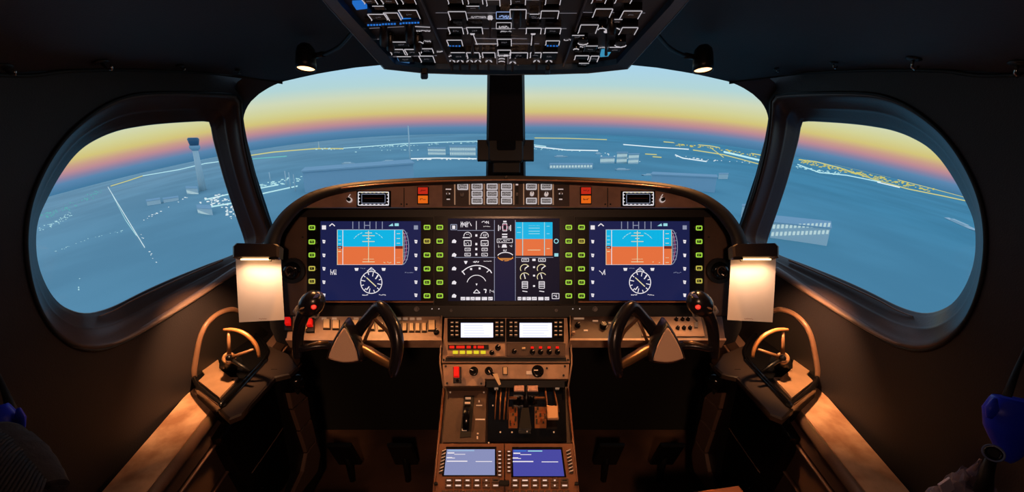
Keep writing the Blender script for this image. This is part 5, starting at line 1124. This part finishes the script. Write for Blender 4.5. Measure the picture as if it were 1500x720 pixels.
# ------------------------------------------------------------------ footwell
for s in (-1, 1):
    nm = 'left' if s < 0 else 'right'
    for k, (x, lab) in enumerate(((504, 'outer black rudder pedal in the ' + nm + ' footwell'), (590, 'inner black rudder pedal in the ' + nm + ' footwell'))):
        c = P(mx(x, s), 655, 1.60); c.z = .16; t = thing('rudder_pedal', (c.x, c.y, 0), lab, 'pedal')
        mb = MB(); mb.box(c, (1, 0, 0), (0, -.5, 1), (0, 1, .5), .045, .085, .008, .004); mb.build('pedal_plate', mblack, t)
        mb = MB(); mb.tube([c + V((0, .01, 0)), V((c.x, c.y + .04, 0))], .012, 8); mb.build('arm', mblack, t)
# seats
for s, nm, (x0, x1), yf, z, rot in ((1, 'right', (.375, .61), .845, .50, .16), (-1, 'left', (-.50, -.36), .80, .475, 0)):
    t = thing('pilot_seat', ((x0 + x1) / 2, .5, 0), 'tan leather seat cushion corner at the bottom edge, ' + nm + ' of the pedestal', 'seat')
    c = V(((x0 + x1) / 2, yf - .2, z - .04)); ex = V((1, rot, 0)).normalized(); ey = V((-rot, 1, 0)).normalized()
    mb = MB(); mb.box(c, ex, ey, (0, 0, 1), (x1 - x0) / 2, .2, .04, .014); mb.build('cushion', mleather, t)
    mb = MB(); mb.box(V((c.x, c.y, c.z - .06)), ex, ey, (0, 0, 1), (x1 - x0) / 2 - .02, .18, .02, .004); mb.build('pan', mblack, t)
    mb = MB(); mb.bx(c.x - .06, c.x + .06, c.y - .1, c.y + .1, 0, c.z - .08); mb.build('base', mblack, t)
# ------------------------------------------------------------------ things hung at the side walls
def blob(mb, path, prof, n=16, sq=.6, upv=None):
    mb.tube(catmull(path, 4), [interp([(k / (len(prof) - 1), v) for k, v in enumerate(prof)], j / (4 * (len(path) - 1))) for j in range(4 * (len(path) - 1) + 1)], n, sq, upv)
t = thing('blue_pouch', tuple(P(1470, 640, .70)), 'blue padded pouch hanging by a black strap at the right edge', 'pouch')
mb = MB(); blob(mb, [P(1490, 584, .66), P(1487, 605, .66), P(1483, 630, .66), P(1478, 655, .66), P(1470, 674, .66)], [.034, .045, .040, .024, .010], 18, .55, FW); mb.build('pad', mblue, t)
mb = MB(); blob(mb, [P(1458, 583, .65), P(1453, 598, .65), P(1449, 612, .65)], [.003, .010, .004], 10, .6); mb.build('flap', mblue, t)
mb = MB(); mb.tube([wall_hit(1512, 490, 1), P(1502, 512, .72), P(1488, 545, .69), P(1470, 592, .665)], [.003, .003, .004, .006], 8, .5); mb.build('strap', mrub, t)
mb = MB(); o = P(1455, 663, .61); fn = (CAM - o).normalized(); mb.use(mgloss).lathe(o - fn * .012, fn, [(.011, 0), (.012, .012), (.007, .012), (.006, .006)], 22); mb.use(mat('ring_blue_grey', (80, 96, 140), .3)).lathe(o, fn, [(.0095, .0005), (.0108, .0018), (.0118, .0005)], 22, False, False); mb.build('round_toggle', None, t)
mb = MB(); mb.tube([P(1452, 672, .62), P(1446, 690, .62), P(1440, 722, .62)], [.008, .010, .014], 10, .6); mb.build('lower_strap', mrub, t)
t = thing('plastic_bag', tuple(P(1395, 720, .66)), 'crumpled pale translucent bag at the bottom right corner', 'bag')
mbag = mat('bag_film', (150, 138, 158), .35); mbag.node_tree.nodes['Principled BSDF'].inputs['Alpha'].default_value = .5
mb = MB(); R = []
for k in range(9):
    u = k / 8; w = .020 + .05 * u; c = P(1424 - 22 * u, 690 + 55 * u, .66)
    R.append([c + RT * (w * math.cos(a) * (1 + .12 * math.sin(5 * a + k))) + FW * (.018 * math.sin(a) * (.4 + u) * (1 + .2 * math.cos(3 * a + k))) + UP * (.006 * math.sin(4 * a + 2 * k)) for a in [2 * math.pi * j / 26 for j in range(26)]])
mb.loft(R, cap0=True, cap1=True); mb.build('bag_body', mbag, t)
mb = MB(); mb.tube([P(1422, 692, .655), P(1432, 680, .65), P(1436, 672, .645)], [.006, .003, .0015], 8); mb.build('neck', mbag, t)
mb = MB(); mb.box(P(1386, 712, .64), (1, .2, .6), (-.6, 0, 1), FW, .010, .012, .002, .0005); mb.build('folded_slip', mat('slip_pale', (190, 180, 200), .6), t)
t = thing('blue_pouch', tuple(P(12, 640, .70)), 'blue padded pouch behind dark knit fabric at the left edge', 'pouch')
mb = MB(); blob(mb, [P(-10, 596, .70), P(-4, 615, .70), P(4, 636, .70), P(12, 656, .70), P(22, 674, .70)], [.022, .032, .030, .022, .010], 16, .55, FW); mb.build('pad', mblue, t)
mb = MB(); blob(mb, [P(27, 597, .70), P(30, 612, .70), P(34, 628, .70)], [.003, .009, .003], 10, .6); mb.build('flap', mblue, t)
mb = MB(); mb.tube([wall_hit(-14, 525, -1), P(-2, 550, .74), P(10, 580, .72), P(22, 612, .70)], [.003, .003, .005, .008], 8, .5); mb.build('strap', mrub, t)
mb = MB(); mb.tube(catmull([P(22, 662, .66), P(30, 660, .655), P(36, 668, .655), P(35, 678, .66)], 4), .0022, 8); mb.build('wire_loop', mat('wire_blue', (60, 90, 150), .3), t)
t = thing('knit_seat_cover', tuple(P(20, 720, .55)), 'dark ribbed knit seat cover rising in the bottom left corner', 'seat')
c = P(-10, 760, .56); mb = MB(); mb.bx(c.x - .06, c.x + .06, c.y - .05, c.y + .04, 0, c.z + .03, .01); mb.build('seat_frame', mblack, t)
mb = MB(); R = []
for k in range(14):
    u = k / 13; c = P(-30 + 95 * u, 672 + 62 * u, .56)
    q_ = 1 - .75 * max(0, u - .3) ** 1.5
    R.append([c + (UP * ((.045 + .003 * math.sin(k * 2.4)) * math.cos(a)) + FW * (.05 * math.sin(a))) * q_ + RT * (.010 * math.sin(2 * a)) for a in [2 * math.pi * j / 24 for j in range(24)]])
mb.loft(R, cap0=True, cap1=True); mb.build('knit_body', mknit, t)
for k in range(26):
    u = k / 25; c = P(-30 + 95 * u, 672 + 62 * u, .56)
    q_ = 1 - .75 * max(0, u - .3) ** 1.5; mb = MB(); mb.tube([c + (UP * (.048 * math.cos(a)) - FW * (.052 * math.sin(a))) * q_ + RT * (.010 * math.sin(2 * a) + .006 * a) for a in [math.radians(d) for d in range(-10, 130, 12)]], .0021, 6); mb.build('knit_rib', mknit, t)

# cabin dome lamp on the ceiling behind the seats
p = V((0, -.38, 1.555)); t = thing('dome_lamp', tuple(p), 'round warm dome lamp on the ceiling behind the pilots', 'lamp')
mb = MB(); mb.lathe(p, (0, 0, -1), [(.07, -.01), (.07, .008), (.06, .012), (.055, .008)], 28, cap1=False); mb.build('ring', mblack, t)
mb = MB(); mb.lathe(p, (0, 0, -1), [(.055, .006), (.045, .016), (.02, .022), (.001, .023)], 24); mb.build('diffuser', lit('dome_glow', (255, 180, 110), 1.5), t)
lamp_light('dome_and_fill_light', 'SPOT', p + V((0, 0, -.05)), 26, (1, .5, .27), t, .04, aim=V((0, 1.0, .9)), angle=62, blend=.7)
lamp_light('dome_and_fill_light', 'POINT', p + V((0, 0, -.06)), 2.5, (1, .6, .45), t, .05)  # added weak fill that lifts the dark ceiling and walls
